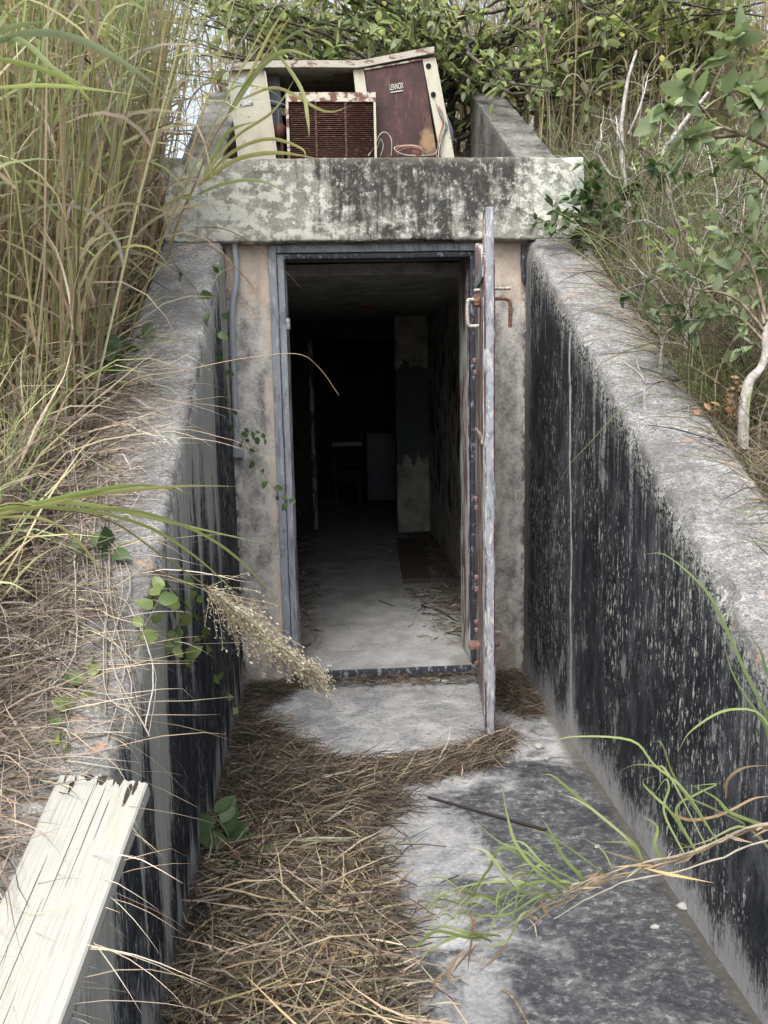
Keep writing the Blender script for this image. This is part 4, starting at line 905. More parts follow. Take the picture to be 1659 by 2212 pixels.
# low grass and fallen thatch on the left bank
THA = [(.33, .29, .25), (.25, .215, .18), (.42, .38, .33), (.17, .14, .118), (.30, .25, .21), (.11, .09, .075), (.38, .31, .225)]
g = np.random.default_rng(23); s = Soup()
def low(soup, n, xr, yr, lr, wr, pal, tilt, azm, azs, droop, g, tip=None, kink=.15, gf=surf, wob=.12):
    x, y = g.uniform(*xr, n), g.uniform(*yr, n); b = np.stack([x, y, surf(x, y)-.01], 1)
    az = g.uniform(0, 2*np.pi, n) if azm is None else g.normal(azm, azs, n)
    soup.add(*blades(b, az, np.clip(g.normal(tilt[0], tilt[1], n), 0, 1.75), g.uniform(*lr, n), g.uniform(*wr, n), g.uniform(*droop, n), pick(pal, n, g), 6, wob, kink, None if tip is None else pick(tip, n, g), gfun=gf, seed=int(g.integers(1e6))))
low(s, 9000, (-3.2, -1.22), (-2.6, .6), (.25, .65), (.003, .008), THA+DRY[:3]+BRN[:2], (.45, .3), None, 1, (.3, 2.2), g)
low(s, 3500, (-2.6, -1.18), (-2.5, -.3), (.3, .7), (.003, .007), GRN+DRY[:3], (.3, .2), None, 1, (.5, 2.2), g)
low(s, 5200, (-2.0, -1.10), (-4.0, -.9), (.2, .55), (.002, .0045), THA, (1.25, .25), -1.5, .9, (.2, 1.0), g)
low(s, 3400, (-1.25, -1.05), (-3.6, -1.1), (.10, .32), (.0018, .004), THA+BRN, (1.2, .3), -1.3, 1.2, (.3, 1.4), g)
low(s, 330, (-1.06, -.93), (-3.6, -.9), (.10, .38), (.0016, .0032), GREY+DRY[:3], (1.5, .12), -1.2, .9, (.1, .9), g)
low(s, 42, (-1.06, -.84), (-2.78, -2.45), (.15, .42), (.0014, .0026), DRY+GREY, (1.47, .10), -.15, .55, (.0, .5), g, wob=.05)
low(s, 2200, (-1.5, -1.03), (-2.95, -2.3), (.15, .4), (.0018, .0036), THA, (1.25, .25), -.9, 1., (.2, 1.2), g)
for pxs in ([(190, 930), (212, 1080), (222, 1240), (232, 1400), (236, 1560)], [(180, 950), (205, 1100), (235, 1250), (250, 1420), (242, 1600)], [(200, 980), (170, 1100), (190, 1270), (160, 1420), (140, 1530)], [(215, 1000), (240, 1200), (300, 1350), (330, 1480), (290, 1560)], [(150, 900), (170, 1050), (165, 1200), (150, 1350), (120, 1480)], [(220, 1150), (232, 1330), (262, 1440), (300, 1600)], [(100, 1000), (130, 1150), (140, 1300), (110, 1500)], [(60, 1100), (100, 1250), (120, 1400), (90, 1560)]):
    for j in range(3):
        P = smooth_path([on_cap(a+g.normal(0, 26), b+g.normal(0, 30), .006+.014*g.random()) for a, b in pxs if g.random() < .85], 7); s.add(*tube(P+np.cumsum(g.normal(0, .0014, P.shape), 0), g.uniform(.0008, .0022), 5), np.array(GREY[g.integers(5)])*g.uniform(.55, .95))
low(s, 1500, (-1.08, -.90), (-3.3, -1.3), (.06, .26), (.0014, .003), GREY+BRN+DRY, (1.5, .12), -1.4, 1.3, (.1, 1.), g)
tag(s.obj('dry_thatch', 'straw', smooth=False), 'matted pale dry grass spilling over the edge of the streaked wing wall', 'thatch', kind='stuff')
# wisps that stick out over the passage from under the board and cap
g = np.random.default_rng(24); s = Soup(); n = 62
y = np.concatenate([g.uniform(-3.25, -2.65, 44), g.uniform(-2.6, -1.2, 18)]); b = np.stack([np.full(n, -.80), y, cap_z(y)+.001], 1)
s.add(*blades(b, g.normal(-.35, .45, n), np.clip(g.normal(1.45, .14, n), 1.0, 1.6), g.uniform(.08, .34, n), g.uniform(.0014, .0028, n), g.uniform(.2, .9, n), pick(DRY+[(.55, .5, .38)], n, g), 6, .05, .08, seed=4))
tag(s.obj('straw_wisps', 'straw', smooth=False), 'thin straw wisps sticking out from the streaked wall top over the passage', 'straw', kind='stuff')
# right bank
g = np.random.default_rng(25); s = Soup()
BANK = [(.34, .30, .22), (.26, .23, .175), (.20, .185, .12), (.25, .28, .13), (.17, .15, .11), (.42, .37, .28), (.21, .25, .11)]
low(s, 15000, (1.08, 3.4), (-2.6, 1.1), (.18, .55), (.002, .005), BANK+BRN, (.6, .35), None, 1, (.3, 2.4), g)
low(s, 4500, (1.08, 3.2), (-1.6, 1.2), (.3, .8), (.003, .006), BANK+[(.22, .29, .12), (.28, .35, .15)], (.35, .25), None, 1, (.5, 2.2), g)
low(s, 2200, (1.08, 1.5), (-2.6, .2), (.15, .4), (.002, .0045), GREY+DRY, (1.1, .3), None, 1, (.2, 1.5), g)
low(s, 45, (1.0, 1.06), (-2.6, -.5), (.08, .26), (.0012, .0022), GREY+BRN, (1.5, .1), 3.9, .8, (.1, 1.2), g)
tag(s.obj('bank_grass', 'grass', smooth=False), 'dry tangled grass with green blades on the bank beside the black wing wall', 'grass', kind='stuff')
# a green tussock by the black wall
g = np.random.default_rng(26); s = Soup(); p = on_cap(1530, 870, -.03); n = 340
b = np.stack([p[0]+g.normal(.03, .05, n), p[1]+g.normal(0, .05, n), np.zeros(n)], 1); b[:, 2] = surf(b[:, 0], b[:, 1])-.01
s.add(*blades(b, g.uniform(0, 2*np.pi, n), abs(g.normal(.35, .25, n)), g.uniform(.15, .34, n), .003, 1.4, pick([(.12, .16, .06), (.19, .22, .09), (.30, .28, .15)], n, g), 6, .06, 0, seed=9))
tag(s.obj('grass_tussock', 'grass', smooth=False, origin=tuple(p)), 'dark green tussock of fine grass next to the black wing wall', 'grass')

def strokes(soup, lst, colr, width, n=6, g=rng):
    """hand-laid blades: [(px, py, depth y), ...]"""
    for st in lst:
        P = smooth_path([on('y', c, a, b) for a, b, c in st], n); m = len(P); c_ = np.array(colr[g.integers(len(colr))])*(1+g.normal(0, .12))
        v, f = ribbon(P, width*g.uniform(.75, 1.3), CAM-P.mean(0)+g.normal(0, .9, 3)); soup.add(v, f, c_)
def blade_parts(parent, name, lst, colr, width, n=6, g=rng, mat='grass'):
    for st in lst: q_ = Soup(); strokes(q_, [st], colr, width, n, g); q_.obj(name, mat, parent)
# overhanging plumed grass from the left bank
gs = thing('plumed_grass', (-1.30, -2.66, float(gz(-1.30, -2.66))), 'green-leaved grass stalk with a drooping cream seed plume over the streaked wall', 'grass')
st = np.vstack([[(-1.30, -2.66, gz(-1.30, -2.66)-.02), (-1.20, -2.64, 1.10)], [on('y', yy, a, b) for a, b, yy in ((-30, 1110, -2.62), (120, 1100, -2.58), (240, 1125, -2.5), (350, 1200, -2.4), (450, 1270, -2.3), (540, 1350, -2.2), (620, 1410, -2.1), (684, 1468, -2.02))]])
sp = smooth_path(st, 6); s = Soup(); s.add(*tube(sp, np.linspace(.0035, .0012, len(sp)), 5), (.33, .30, .12)); s.obj('stem', 'grass', gs)
blade_parts(gs, 'leaf', [[(-80, 1125, -2.64), (80, 1095, -2.6), (220, 1065, -2.55), (390, 1050, -2.5), (520, 1050, -2.46)], [(-80, 1120, -2.64), (100, 1085, -2.58), (250, 1100, -2.5), (400, 1135, -2.42), (600, 1180, -2.3)], [(-60, 1115, -2.62), (120, 1095, -2.6), (300, 1130, -2.52), (420, 1200, -2.45), (520, 1290, -2.4)], [(-80, 1110, -2.64), (60, 1090, -2.6), (200, 1060, -2.56), (320, 1048, -2.5), (420, 1070, -2.46)], [(-60, 1120, -2.62), (90, 1120, -2.6), (180, 1180, -2.56), (250, 1290, -2.52)], [(150, 1100, -2.58), (300, 1105, -2.5), (450, 1160, -2.4), (560, 1250, -2.3), (620, 1340, -2.2)]], [(.26, .34, .10), (.34, .40, .15), (.42, .42, .18)], .009)
g = np.random.default_rng(31); s = Soup()
def plume(soup, path, n, spread, g, cpal):
    m = len(path)
    for i in range(n):
        t = g.uniform(0, 1); k = t*(m-1); i0 = min(int(k), m-2); p = path[i0]*(1-(k-i0))+path[i0+1]*(k-i0); d = path[-1]-path[0]; d /= np.linalg.norm(d)
        L = spread*(1.0-.55*t)*g.uniform(.5, 1.1); dd = d*g.uniform(1., 1.6)+g.normal(0, .36, 3); dd /= np.linalg.norm(dd); pts = []
        for j in range(7): pts.append(p.copy()); p = p+dd*L/6; dd = dd+np.array([0, 0, -.05])+g.normal(0, .06, 3); dd /= np.linalg.norm(dd)
        c_ = np.array(cpal[g.integers(len(cpal))])*(1+g.normal(0, .15)); pts = np.array(pts)
        soup.add(*tube(pts, .0006, 3), c_)
        q_ = pts[1:].repeat(4, 0)+g.normal(0, .0045, (24, 3)); k2 = len(q_)          # spikelets
        az_ = g.uniform(0, 2*np.pi, k2); dd_ = np.tile(d, (k2, 1))+g.normal(0, .28, (k2, 3))
        leaf_soup(soup, SPK, q_, dd_, g.normal(0, 1, (k2, 3)), g.uniform(.006, .013, k2), np.tile(c_*1.05, (k2, 1)))
SPK = leaf_template(.36, .1, .0, 2)
CREAM = [(.62, .56, .42), (.54, .48, .34), (.70, .64, .50), (.47, .42, .29)]
plume(s, sp[-20:], 320, .19, g, CREAM); s.obj('plume', 'straw', gs, smooth=False)
# reed leaning across the lintel
lr_ = thing('leaning_reed', tuple(on('y', -.30, 335, 660)*[1, 1, 0]+np.array([0, 0, float(gz(-1.2, -.3))])), 'green and yellow reed leaning across the end of the lintel', 'reed')
s = Soup(); pth = smooth_path([BASE[lr_], on('y', -.3, 352, 590), on('y', -.3, 385, 480), on('y', -.3, 420, 400), on('y', -.3, 455, 310), on('y', -.3, 505, 225), on('y', -.3, 560, 140), on('y', -.3, 625, 40)], 5)
s.add(*tube(pth, np.linspace(.007, .003, len(pth)), 6), (.46, .37, .17)); s.obj('stem', 'grass', lr_)
s = Soup(); Y_ = -.32
blade_parts(lr_, 'leaf', [[(432, 400, Y_), (500, 330, Y_-.05), (580, 300, Y_-.1), (650, 320, Y_-.15), (662, 345, Y_-.16)], [(430, 400, Y_), (510, 345, Y_), (600, 330, Y_-.08), (700, 345, Y_-.16)], [(425, 420, Y_), (490, 395, Y_), (560, 390, Y_), (640, 425, Y_-.1)], [(432, 395, Y_), (505, 300, Y_), (590, 240, Y_-.06), (640, 165, Y_-.1)], [(500, 240, Y_), (560, 150, Y_), (620, 110, Y_-.05), (690, 130, Y_-.1)], [(520, 215, Y_), (600, 190, Y_), (700, 240, Y_-.1), (760, 228, Y_-.12)], [(500, 235, Y_), (540, 160, Y_), (590, 60, Y_), (640, -10, Y_)], [(480, 270, Y_), (540, 170, Y_), (640, 70, Y_), (760, 60, Y_-.1)], [(420, 430, Y_), (380, 430, Y_), (330, 470, Y_-.1), (300, 520, Y_-.1)], [(590, 100, Y_), (650, 190, Y_-.05), (665, 260, Y_-.1), (668, 300, Y_-.1)], [(440, 380, Y_), (470, 320, Y_+.02), (500, 280, Y_), (560, 260, Y_-.08)]], [(.30, .37, .15), (.38, .42, .19), (.44, .43, .18)], .016)
blade_parts(lr_, 'dead_leaf', [[(420, 490, Y_), (500, 500, Y_-.02), (600, 570, Y_-.04), (662, 635, Y_-.06)], [(380, 530, Y_), (450, 530, Y_-.02), (530, 600, Y_-.05), (560, 650, Y_-.08)]], [(.30, .22, .13)], .006)
# broad reed reaching in from the left edge, high up
br = thing('broad_reed', (-1.55, -2.3, float(gz(-1.55, -2.3))), 'broad pale green reed leaves arching in front of the tall grass', 'reed')
s = Soup(); pth = smooth_path([BASE[br]-[0, 0, .02], (-1.50, -2.3, 1.7), on('y', -2.3, -40, 130), on('y', -2.3, -10, -60)], 6); s.add(*tube(pth, .006, 6), (.40, .38, .17)); s.obj('stem', 'grass', br)
blade_parts(br, 'leaf', [[(-60, 110, -2.3), (60, 72, -2.3), (170, 85, -2.28), (290, 150, -2.26), (400, 240, -2.2)], [(-60, 95, -2.3), (40, 85, -2.3), (120, 150, -2.3), (200, 195, -2.3)], [(-60, 100, -2.3), (20, 60, -2.28), (110, 45, -2.26)]], [(.34, .42, .24), (.38, .46, .22)], .016)
blade_parts(br, 'leaf', [[(-50, 120, -2.3), (60, 140, -2.3), (150, 175, -2.3), (205, 225, -2.3)], [(-20, 190, -2.3), (120, 185, -2.3), (300, 205, -2.3)]], [(.36, .44, .14)], .010)
# long dry stalk arching into the doorway
ds = thing('dry_stalk', (-1.12, -1.45, float(surf(-1.12, -1.45))), 'long thin dry stalk arching in front of the dark doorway', 'grass stalk')
s = Soup(); pth = smooth_path([BASE[ds], on('y', -1.42, 270, 830), on('y', -1.3, 400, 800), on('y', -1.15, 520, 775), on('y', -1.05, 640, 764), on('y', -.98, 690, 795), on('y', -.95, 732, 853)], 6); s.add(*tube(pth, np.linspace(.0022, .0009, len(pth)), 4), (.55, .43, .26)); s.obj('stem', 'straw', ds)

# grassy cane hanging over the floor from the right bank
bc = thing('hanging_cane', (1.16, -3.16, float(gz(1.16, -3.16))), 'straggling grass cane with green shoots hanging out over the stained floor', 'grass cane')
cp2 = [BASE[bc]-[0, 0, .03], (1.05, -3.12, .72), (.85, -3.02, .70)]+[on('y', c, a, b) for a, b, c in ((1659, 1782, -2.92), (1480, 1848, -2.86), (1330, 1885, -2.82), (1220, 1935, -2.78), (1100, 2010, -2.74), (960, 2090, -2.70))]
g = np.random.default_rng(33); s = Soup(); pth = smooth_path(cp2, 7)
for j in range(5):
    q_ = pth[:int(len(pth)*(1-.07*j))]+g.normal(0, .004, 3)+np.cumsum(g.normal(0, .0022, (int(len(pth)*(1-.07*j)), 3)), 0); s.add(*tube(q_, np.linspace(.0055, .0016, len(q_))*g.uniform(.5, 1)*(1+g.normal(0, .14, len(q_))), 5), [(.36, .31, .235), (.30, .25, .185), (.38, .31, .18), (.36, .34, .28), (.24, .19, .135)][j])
for _ in range(46):
    i0 = int(g.integers(10, len(pth)-4)); d = pth[i0+2]-pth[i0]; d = d/np.linalg.norm(d)*g.choice([-1, 1, 1])+g.normal(0, .35, 3); q_ = pth[i0]+g.normal(0, .005, 3); L1 = g.uniform(.03, .09)
    v, f = ribbon(np.array([q_, q_+d*L1*.4+g.normal(0, .003, 3), q_+d*L1+g.normal(0, .006, 3)]), g.uniform(.004, .009), g.normal(0, 1, 3)); s.add(v, f, np.array([(.50, .44, .34), (.36, .28, .19), (.44, .33, .16), (.26, .20, .14)][g.integers(4)]))
s.obj('stem', 'straw', bc); s = Soup()
def ZB(zx, zy, y=-2.8): return ((1000+zx*.6317)*.81006, (1850+zy*.6317)*.81006, y)
gl = [[(765, 775), (640, 670), (520, 620), (370, 490)], [(700, 760), (600, 640), (560, 520), (535, 380)], [(1080, 630), (960, 520), (860, 450), (780, 420)], [(1095, 635), (980, 540), (830, 410), (740, 340), (690, 355)], [(950, 745), (820, 650), (700, 580), (640, 590)], [(1310, 410), (1180, 300), (1080, 195), (830, 180), (740, 215)], [(1240, 340), (1180, 305), (1090, 300), (1010, 340)], [(1270, 360), (1230, 260), (1200, 200), (1130, 220)], [(1250, 500), (1190, 440), (1130, 370), (1200, 340)], [(1220, 500), (1240, 400), (1225, 360), (1180, 420)], [(1560, 550), (1420, 480), (1320, 430), (1230, 330)], [(1660, 560), (1500, 500), (1440, 440), (1330, 380)], [(1270, 490), (1360, 420), (1440, 380), (1320, 390)], [(1000, 735), (960, 660), (870, 600)], [(1080, 640), (1020, 625), (940, 625)], [(860, 760), (790, 680), (740, 580), (700, 520)], [(1180, 640), (1190, 560), (1120, 510)], [(1660, 130), (1500, 65), (1340, 150), (1280, 240)], [(1700, 700), (1560, 560), (1400, 620), (1260, 660)], [(700, 850), (560, 930), (430, 930), (330, 900)], [(620, 930), (560, 1040), (480, 1060), (440, 1060)], [(400, 1010), (300, 1040), (190, 1110)], [(390, 1005), (280, 980), (150, 1000)], [(420, 1030), (260, 1000), (180, 1060), (110, 1060)], [(800, 790), (640, 800), (520, 860), (480, 900)], [(640, 800), (560, 790), (430, 800), (300, 830)], [(600, 820), (500, 700), (460, 660), (400, 645)], [(560, 880), (440, 850), (330, 830), (270, 860)], [(560, 650), (480, 740), (430, 810), (400, 850)], [(720, 720), (640, 640), (600, 620), (550, 625)]]
for i, l in enumerate(gl):           # every shoot springs from the cane
    P0 = [on('y', -2.80-.04*(i % 3)+.015*j, *ZB(a, b)[:2]) for j, (a, b) in enumerate(l)]; root = pth[np.argmin(np.linalg.norm(pth-P0[0], axis=1))]
    P = smooth_path([root]+P0, 5); q_ = Soup(); c_ = np.array([(.25, .33, .12), (.32, .40, .16), (.40, .44, .22), (.20, .27, .09)][i % 4]); v, f = ribbon(P, .0062*g.uniform(.7, 1.3), CAM-P.mean(0)+g.normal(0, 1., 3)); q_.add(v, f, c_); q_.obj('leaf', 'grass', bc)
for _ in range(48):
    a, b = g.uniform(300, 780), 0; b = 900-(a-300)*.30+g.normal(0, 55); th_ = g.uniform(2.4, 4.2); L1 = g.uniform(60, 190); yy = -2.8+g.normal(0, .05)
    strokes(s, [[ZB(a, b, yy), ZB(a+L1*.5*math.cos(th_), b-L1*.5*math.sin(th_), yy), ZB(a+L1*math.cos(th_+.2), b-L1*math.sin(th_+.2)+25, yy-.02)]], [(.20, .27, .10), (.28, .34, .14), (.16, .21, .08), (.30, .28, .15)], .0034, 4, g)
tag(s.obj('shoots', 'grass', bc), kind='stuff')
blade_parts(bc, 'dead_leaf', [[ZB(a, b, -2.84) for a, b in l] for l in ([(1440, 520), (1520, 480), (1600, 440), (1680, 430)], [(1480, 440), (1490, 360), (1560, 310), (1680, 300)], [(1250, 500), (1320, 530), (1420, 520), (1480, 490)], [(700, 870), (720, 920), (740, 935)], [(430, 1060), (360, 1130), (320, 1190)], [(420, 950), (400, 1090), (390, 1180)], [(560, 1050), (500, 1120), (440, 1170)], [(420, 1010), (410, 950), (390, 920)], [(300, 1170), (250, 1220), (260, 1300)], [(380, 1080), (340, 1120), (310, 1200), (400, 1190)])], [(.36, .25, .14), (.30, .20, .12), (.27, .19, .125)], .0055, 5, g)
rg = thing('arching_grass', (1.14, -2.62, float(gz(1.14, -2.62))), 'few long green blades arching over the black wing wall top', 'grass')
bb = BASE[rg]
for pxs in ([(1700, 1570, -2.66), (1640, 1510, -2.7), (1560, 1340, -2.72), (1520, 1270, -2.72), (1440, 1200, -2.7), (1390, 1196, -2.7)], [(1700, 1640, -2.66), (1650, 1560, -2.7), (1590, 1470, -2.72), (1560, 1385, -2.72)], [(1690, 1480, -2.64), (1640, 1400, -2.68), (1600, 1345, -2.68)]):
    P = smooth_path([bb, bb+np.array([-.05, .0, .08])]+[on('y', c, a, b) for a, b, c in pxs], 6); v, f = ribbon(P, .008); s = Soup(); s.add(v, f, (.27, .36, .16)); s.obj('blade', 'grass', rg)

# ---------------- vines: stems with every leaf a piece of its own
def vine(label, pts, leaves, mat, size, g, name='vine', shape='round', bark=(.16, .14, .09), face=None, cat='vine', r=.0022, side=True, twigmat='straw'):
    th_ = thing(name, tuple(pts[0]), label, cat); P = smooth_path(pts, 6); s = Soup(); s.add(*tube(P, np.linspace(r, r*.5, len(P)), 5), bark); s.obj('stem', twigmat, th_)
    for i in range(leaves):
        t = (i+.6)/leaves; k = t*(len(P)-1); i0 = min(int(k), len(P)-2); p = P[i0]*(1-(k-i0))+P[i0+1]*(k-i0); tg = P[i0+1]-P[i0]; tg /= np.linalg.norm(tg)
        fc = (CAM-p)/np.linalg.norm(CAM-p) if face is None else np.array(face, float); sd = np.cross(fc, tg)*(1 if i % 2 else -1)
        d = tg*.5+sd*1.0+g.normal(0, .35, 3)+np.array([0, 0, -.25]); leaf_obj(th_, p+d*.004, d, fc+g.normal(0, .45, 3)+np.array([0, 0, .3]), size*g.uniform(.7, 1.25), mat, shape)
    return th_
g = np.random.default_rng(41)
vp = lambda l, y: [on('y', y, a, b) for a, b in l]
vine('thin vine with small leaves hanging down the front pier to the door frame', [(-.80, -.35, cap_z(-.35)+.004), (-.765, -.33, cap_z(-.33)-.02)]+vp([(478, 740), (492, 850), (512, 925), (530, 960), (560, 1010), (590, 1052), (614, 1080), (628, 1090)], -.22), 20, 'leafD', .038, g)
vine('side sprig of small dark leaves on the front pier', vp([(524, 952), (540, 930), (555, 940), (572, 945)], -.20), 7, 'leafD', .036, g, 'vine_sprig')
cs = lambda l, o=.01: [on_cap(a, b, o) for a, b in l]
vine('sprig of rounded bright leaves at the orange-stained edge of the streaked wall', cs([(290, 1390), (325, 1330), (345, 1290)])+vp([(352, 1262)], -2.2), 8, 'leafV', .047, g, 'vine_sprig')
xw = lambda l, x=-.745: [on('x', x, a, b) for a, b in l]
vine('cluster of rounded leaves hanging beside the streaked wall face', [on_cap(318, 1290, .012)]+xw([(360, 1300), (395, 1330), (380, 1370), (372, 1400)]), 12, 'leafV', .048, g)
vine('hanging vine with bright round leaves against the black streaks', [on_cap(330, 1230, .012)]+xw([(405, 1260), (425, 1310), (440, 1365), (412, 1410), (400, 1420)]), 10, 'leafV', .046, g)
vine('long vine trailing down the streaked wall with leaves at its tip', [on_cap(345, 1240, .012)]+xw([(420, 1330), (455, 1390), (470, 1460), (490, 1500), (520, 1535)]), 13, 'leafV', .048, g)
vine('leafy sprig climbing out of the thatch beside the board', cs([(140, 1640), (128, 1590), (150, 1540), (180, 1480), (200, 1430)]), 10, 'leafV', .050, g, 'vine_sprig')
vine('grey-green leaf cluster on the pale thatch above the board', cs([(160, 1210), (190, 1190), (220, 1180), (245, 1200)], .02), 8, 'leafD', .058, g, 'vine_sprig')
vine('vine with large dark rounded leaves among the reed bases', [on_cap(250, 790, .02)]+[on_cap(a, b, .03) for a, b in ((238, 760), (228, 725), (200, 700), (180, 665))], 8, 'leafD', .085, g)
vine('dark-leaved sprig hanging at the outer edge of the streaked wall cap', [on_cap(a, b, .02) for a, b in ((330, 700), (312, 725), (300, 722), (275, 740), (262, 810), (255, 840))], 9, 'leafD', .060, g, 'vine_sprig')
vine('thin bare stem with few leaves crossing the streaked wall cap', [on_cap(a, b, .02) for a, b in ((370, 560), (420, 620), (450, 670), (468, 725))]+[on('x', -.74, 478, 780)], 5, 'leafD', .045, g, 'vine_sprig')
vine('sprout of big dark green oval leaves growing from the straw by the wall', [on('z', .02, 505, 1850), on('z', .06, 500, 1830), on('z', .10, 490, 1800), on('z', .14, 470, 1770), on('z', .17, 450, 1745)], 10, 'leafD', .115, g, 'seedling', 'wide', cat='seedling')
vine('second stem of the dark green sprout lying over the straw', [on('z', .02, 500, 1855), on('z', .06, 520, 1830), on('z', .07, 545, 1850), on('z', .05, 560, 1862)], 7, 'leafD', .10, g, 'seedling', 'wide', cat='seedling')

# ---------------- shrubs and trees
def limb(soup, pts, r0, r1, g, n=5, jit=.012, sides=6, colr=None):
    P = smooth_path(pts, n); m = len(P); P[1:-1] += np.cumsum(g.normal(0, jit*.35, (m-2, 3)), 0)*np.sin(np.linspace(0, np.pi, m))[1:-1, None]
    soup.add(*tube(P, np.linspace(r0, r1, m), sides), colr); return P
def twiggy(soup, P, n, ln, r, g, up=.2, tmin=.35):
    out = []
    for _ in range(n):
        t = g.uniform(tmin, 1); k = t*(len(P)-1); i0 = min(int(k), len(P)-2); p = P[i0]; d = P[i0+1]-P[i0]; d = d/np.linalg.norm(d)+g.normal(0, .8, 3)+np.array([0, 0, up]); d /= np.linalg.norm(d); L = ln*g.uniform(.5, 1.2)
        pts = [p]
        for j in range(4): pts.append(pts[-1]+d*L/4); d = d+g.normal(0, .25, 3); d /= np.linalg.norm(d)
        pts = np.array(pts); soup.add(*tube(pts, np.linspace(r, r*.4, 5), 4)); out.append(pts)
    return out
def leafage(twigs, per, g, back=.0):
    pos, dr_ = [], []
    for T in twigs:
        for j in range(per):
            k = g.uniform(back, 1)*(len(T)-1); i0 = min(int(k), len(T)-2); p = T[i0]*(1-(k-i0))+T[i0+1]*(k-i0); d = T[i0+1]-T[i0]; d = d/np.linalg.norm(d)*.8+g.normal(0, .7, 3); pos.append(p); dr_.append(d)
    return np.array(pos), np.array(dr_)
def crown(th_, pos, dr_, size, g, mat_obj, pal, nobj, shape='oval', tpl=None, droop=.25):
    """the leaves that show largest are pieces of their own, the rest one part"""
    n = len(pos); up = np.tile([0, 0, 1.], (n, 1))+g.normal(0, .55, (n, 3)); dr_ = dr_+np.array([0, 0, -droop]); sz = size*g.uniform(.6, 1.25, n)
    dist = np.linalg.norm(pos-CAM, axis=1); order = np.argsort(dist/sz); a, b = order[:nobj], order[nobj:]
    for i in a: leaf_obj(th_, pos[i], dr_[i], up[i], sz[i], mat_obj, shape)
    if len(b):
        s = Soup(); leaf_soup(s, tpl or leaf_template(.46, .22, .18, 3), pos[b], dr_[b], up[b], sz[b], pick(pal, len(b), g, .2)); tag(s.obj('crown', 'leafmix', th_), kind='stuff')
LG = [(.22, .275, .13), (.30, .355, .17), (.38, .43, .23), (.165, .215, .10), (.44, .47, .26)]
g = np.random.default_rng(51)
tr = thing('spreading_tree', (.62, 1.95, 3.0), 'dark multi-stemmed tree spreading leafy branches behind the air conditioner', 'tree')
s = Soup(); stems = []
for dx, dy, h in ((-.10, .0, .95), (.05, .05, 1.1), (.16, -.05, .85), (.0, .12, 1.2), (-.22, .1, .8)):
    stems.append(limb(s, [(.62+dx*.3, 1.95+dy*.3, 2.95), (.62+dx+.05, 1.93+dy, 3.25), (.62+dx*1.6, 1.9+dy*1.4, 3.5), (.60+dx*2.6, 1.9+dy*2, 2.95+h)], .055, .022, g, 5, .03, 8))
s.obj('trunk', 'barkD', tr); s = Soup(); tw = []
for i in range(96):
    S0 = stems[g.integers(len(stems))]; p0 = S0[g.integers(6, len(S0))]; tx = np.array([g.uniform(-1.5, 2.5), g.uniform(1.3, 2.6), 0.])
    if tx[0] > .75: tx[1] = g.uniform(.5, 1.9)
    tx[2] = 1.655+(tx[1]+4.62)*g.uniform(.30 if tx[0] < .75 else .275, .425)
    mid_ = p0*.5+tx*.5+np.array([0, 0, g.uniform(-.15, .22)]); P = limb(s, [p0, mid_, tx], .016, .005, g, 7, .06, 5); tw += twiggy(s, P, 8, .34, .0035, g, .1)
for pa in ([(.75, 1.8, 3.35), (1.1, 1.6, 3.42), (1.7, 1.4, 3.52), (2.3, 1.3, 3.6)], [(.7, 1.85, 3.25), (1.0, 1.6, 3.30), (1.5, 1.5, 3.33)], [(.8, 1.9, 3.5), (1.3, 1.5, 3.75), (1.7, 1.3, 3.66), (2.1, 1.2, 3.5)]):
    P = limb(s, pa, .02, .008, g, 6, .03, 6); tw += twiggy(s, P, 4, .5, .004, g)
s.obj('branches', 'barkD', tr); pos, dr_ = leafage(tw, 8, g); crown(tr, pos, dr_, .080, g, 'leafT', LG, 290)
g3 = np.random.default_rng(88); z0 = float(gz(2.35, 1.5)); t2 = thing('leafy_tree', (2.35, 1.5, z0), 'yellow-green leafy tree over the brown reeds beyond the white-barked sapling', 'tree'); s = Soup()
T0 = limb(s, [(2.35, 1.5, z0-.05), (2.3, 1.45, z0+.5), (2.4, 1.4, z0+1.1)], .035, .02, g3, 5, .03, 7); s.obj('trunk', 'barkB', t2); s = Soup(); tw = []
for i in range(34):
    p0 = T0[g3.integers(3, len(T0))]; yy = g3.uniform(.5, 1.8); tx = np.array([g3.uniform(1.1, 2.7), yy, 1.655+(yy+4.62)*g3.uniform(.30, .44)]); P = limb(s, [p0, p0*.5+tx*.5+np.array([0, 0, .1]), tx], .012, .004, g3, 6, .05, 5); tw += twiggy(s, P, 8, .3, .003, g3, .1)
s.obj('branches', 'barkB', t2); pos, dr_ = leafage(tw, 7, g3); crown(t2, pos, dr_, .075, g3, 'leafT', [(.32, .37, .15), (.42, .47, .20), (.24, .30, .12), (.50, .52, .26)], 290)
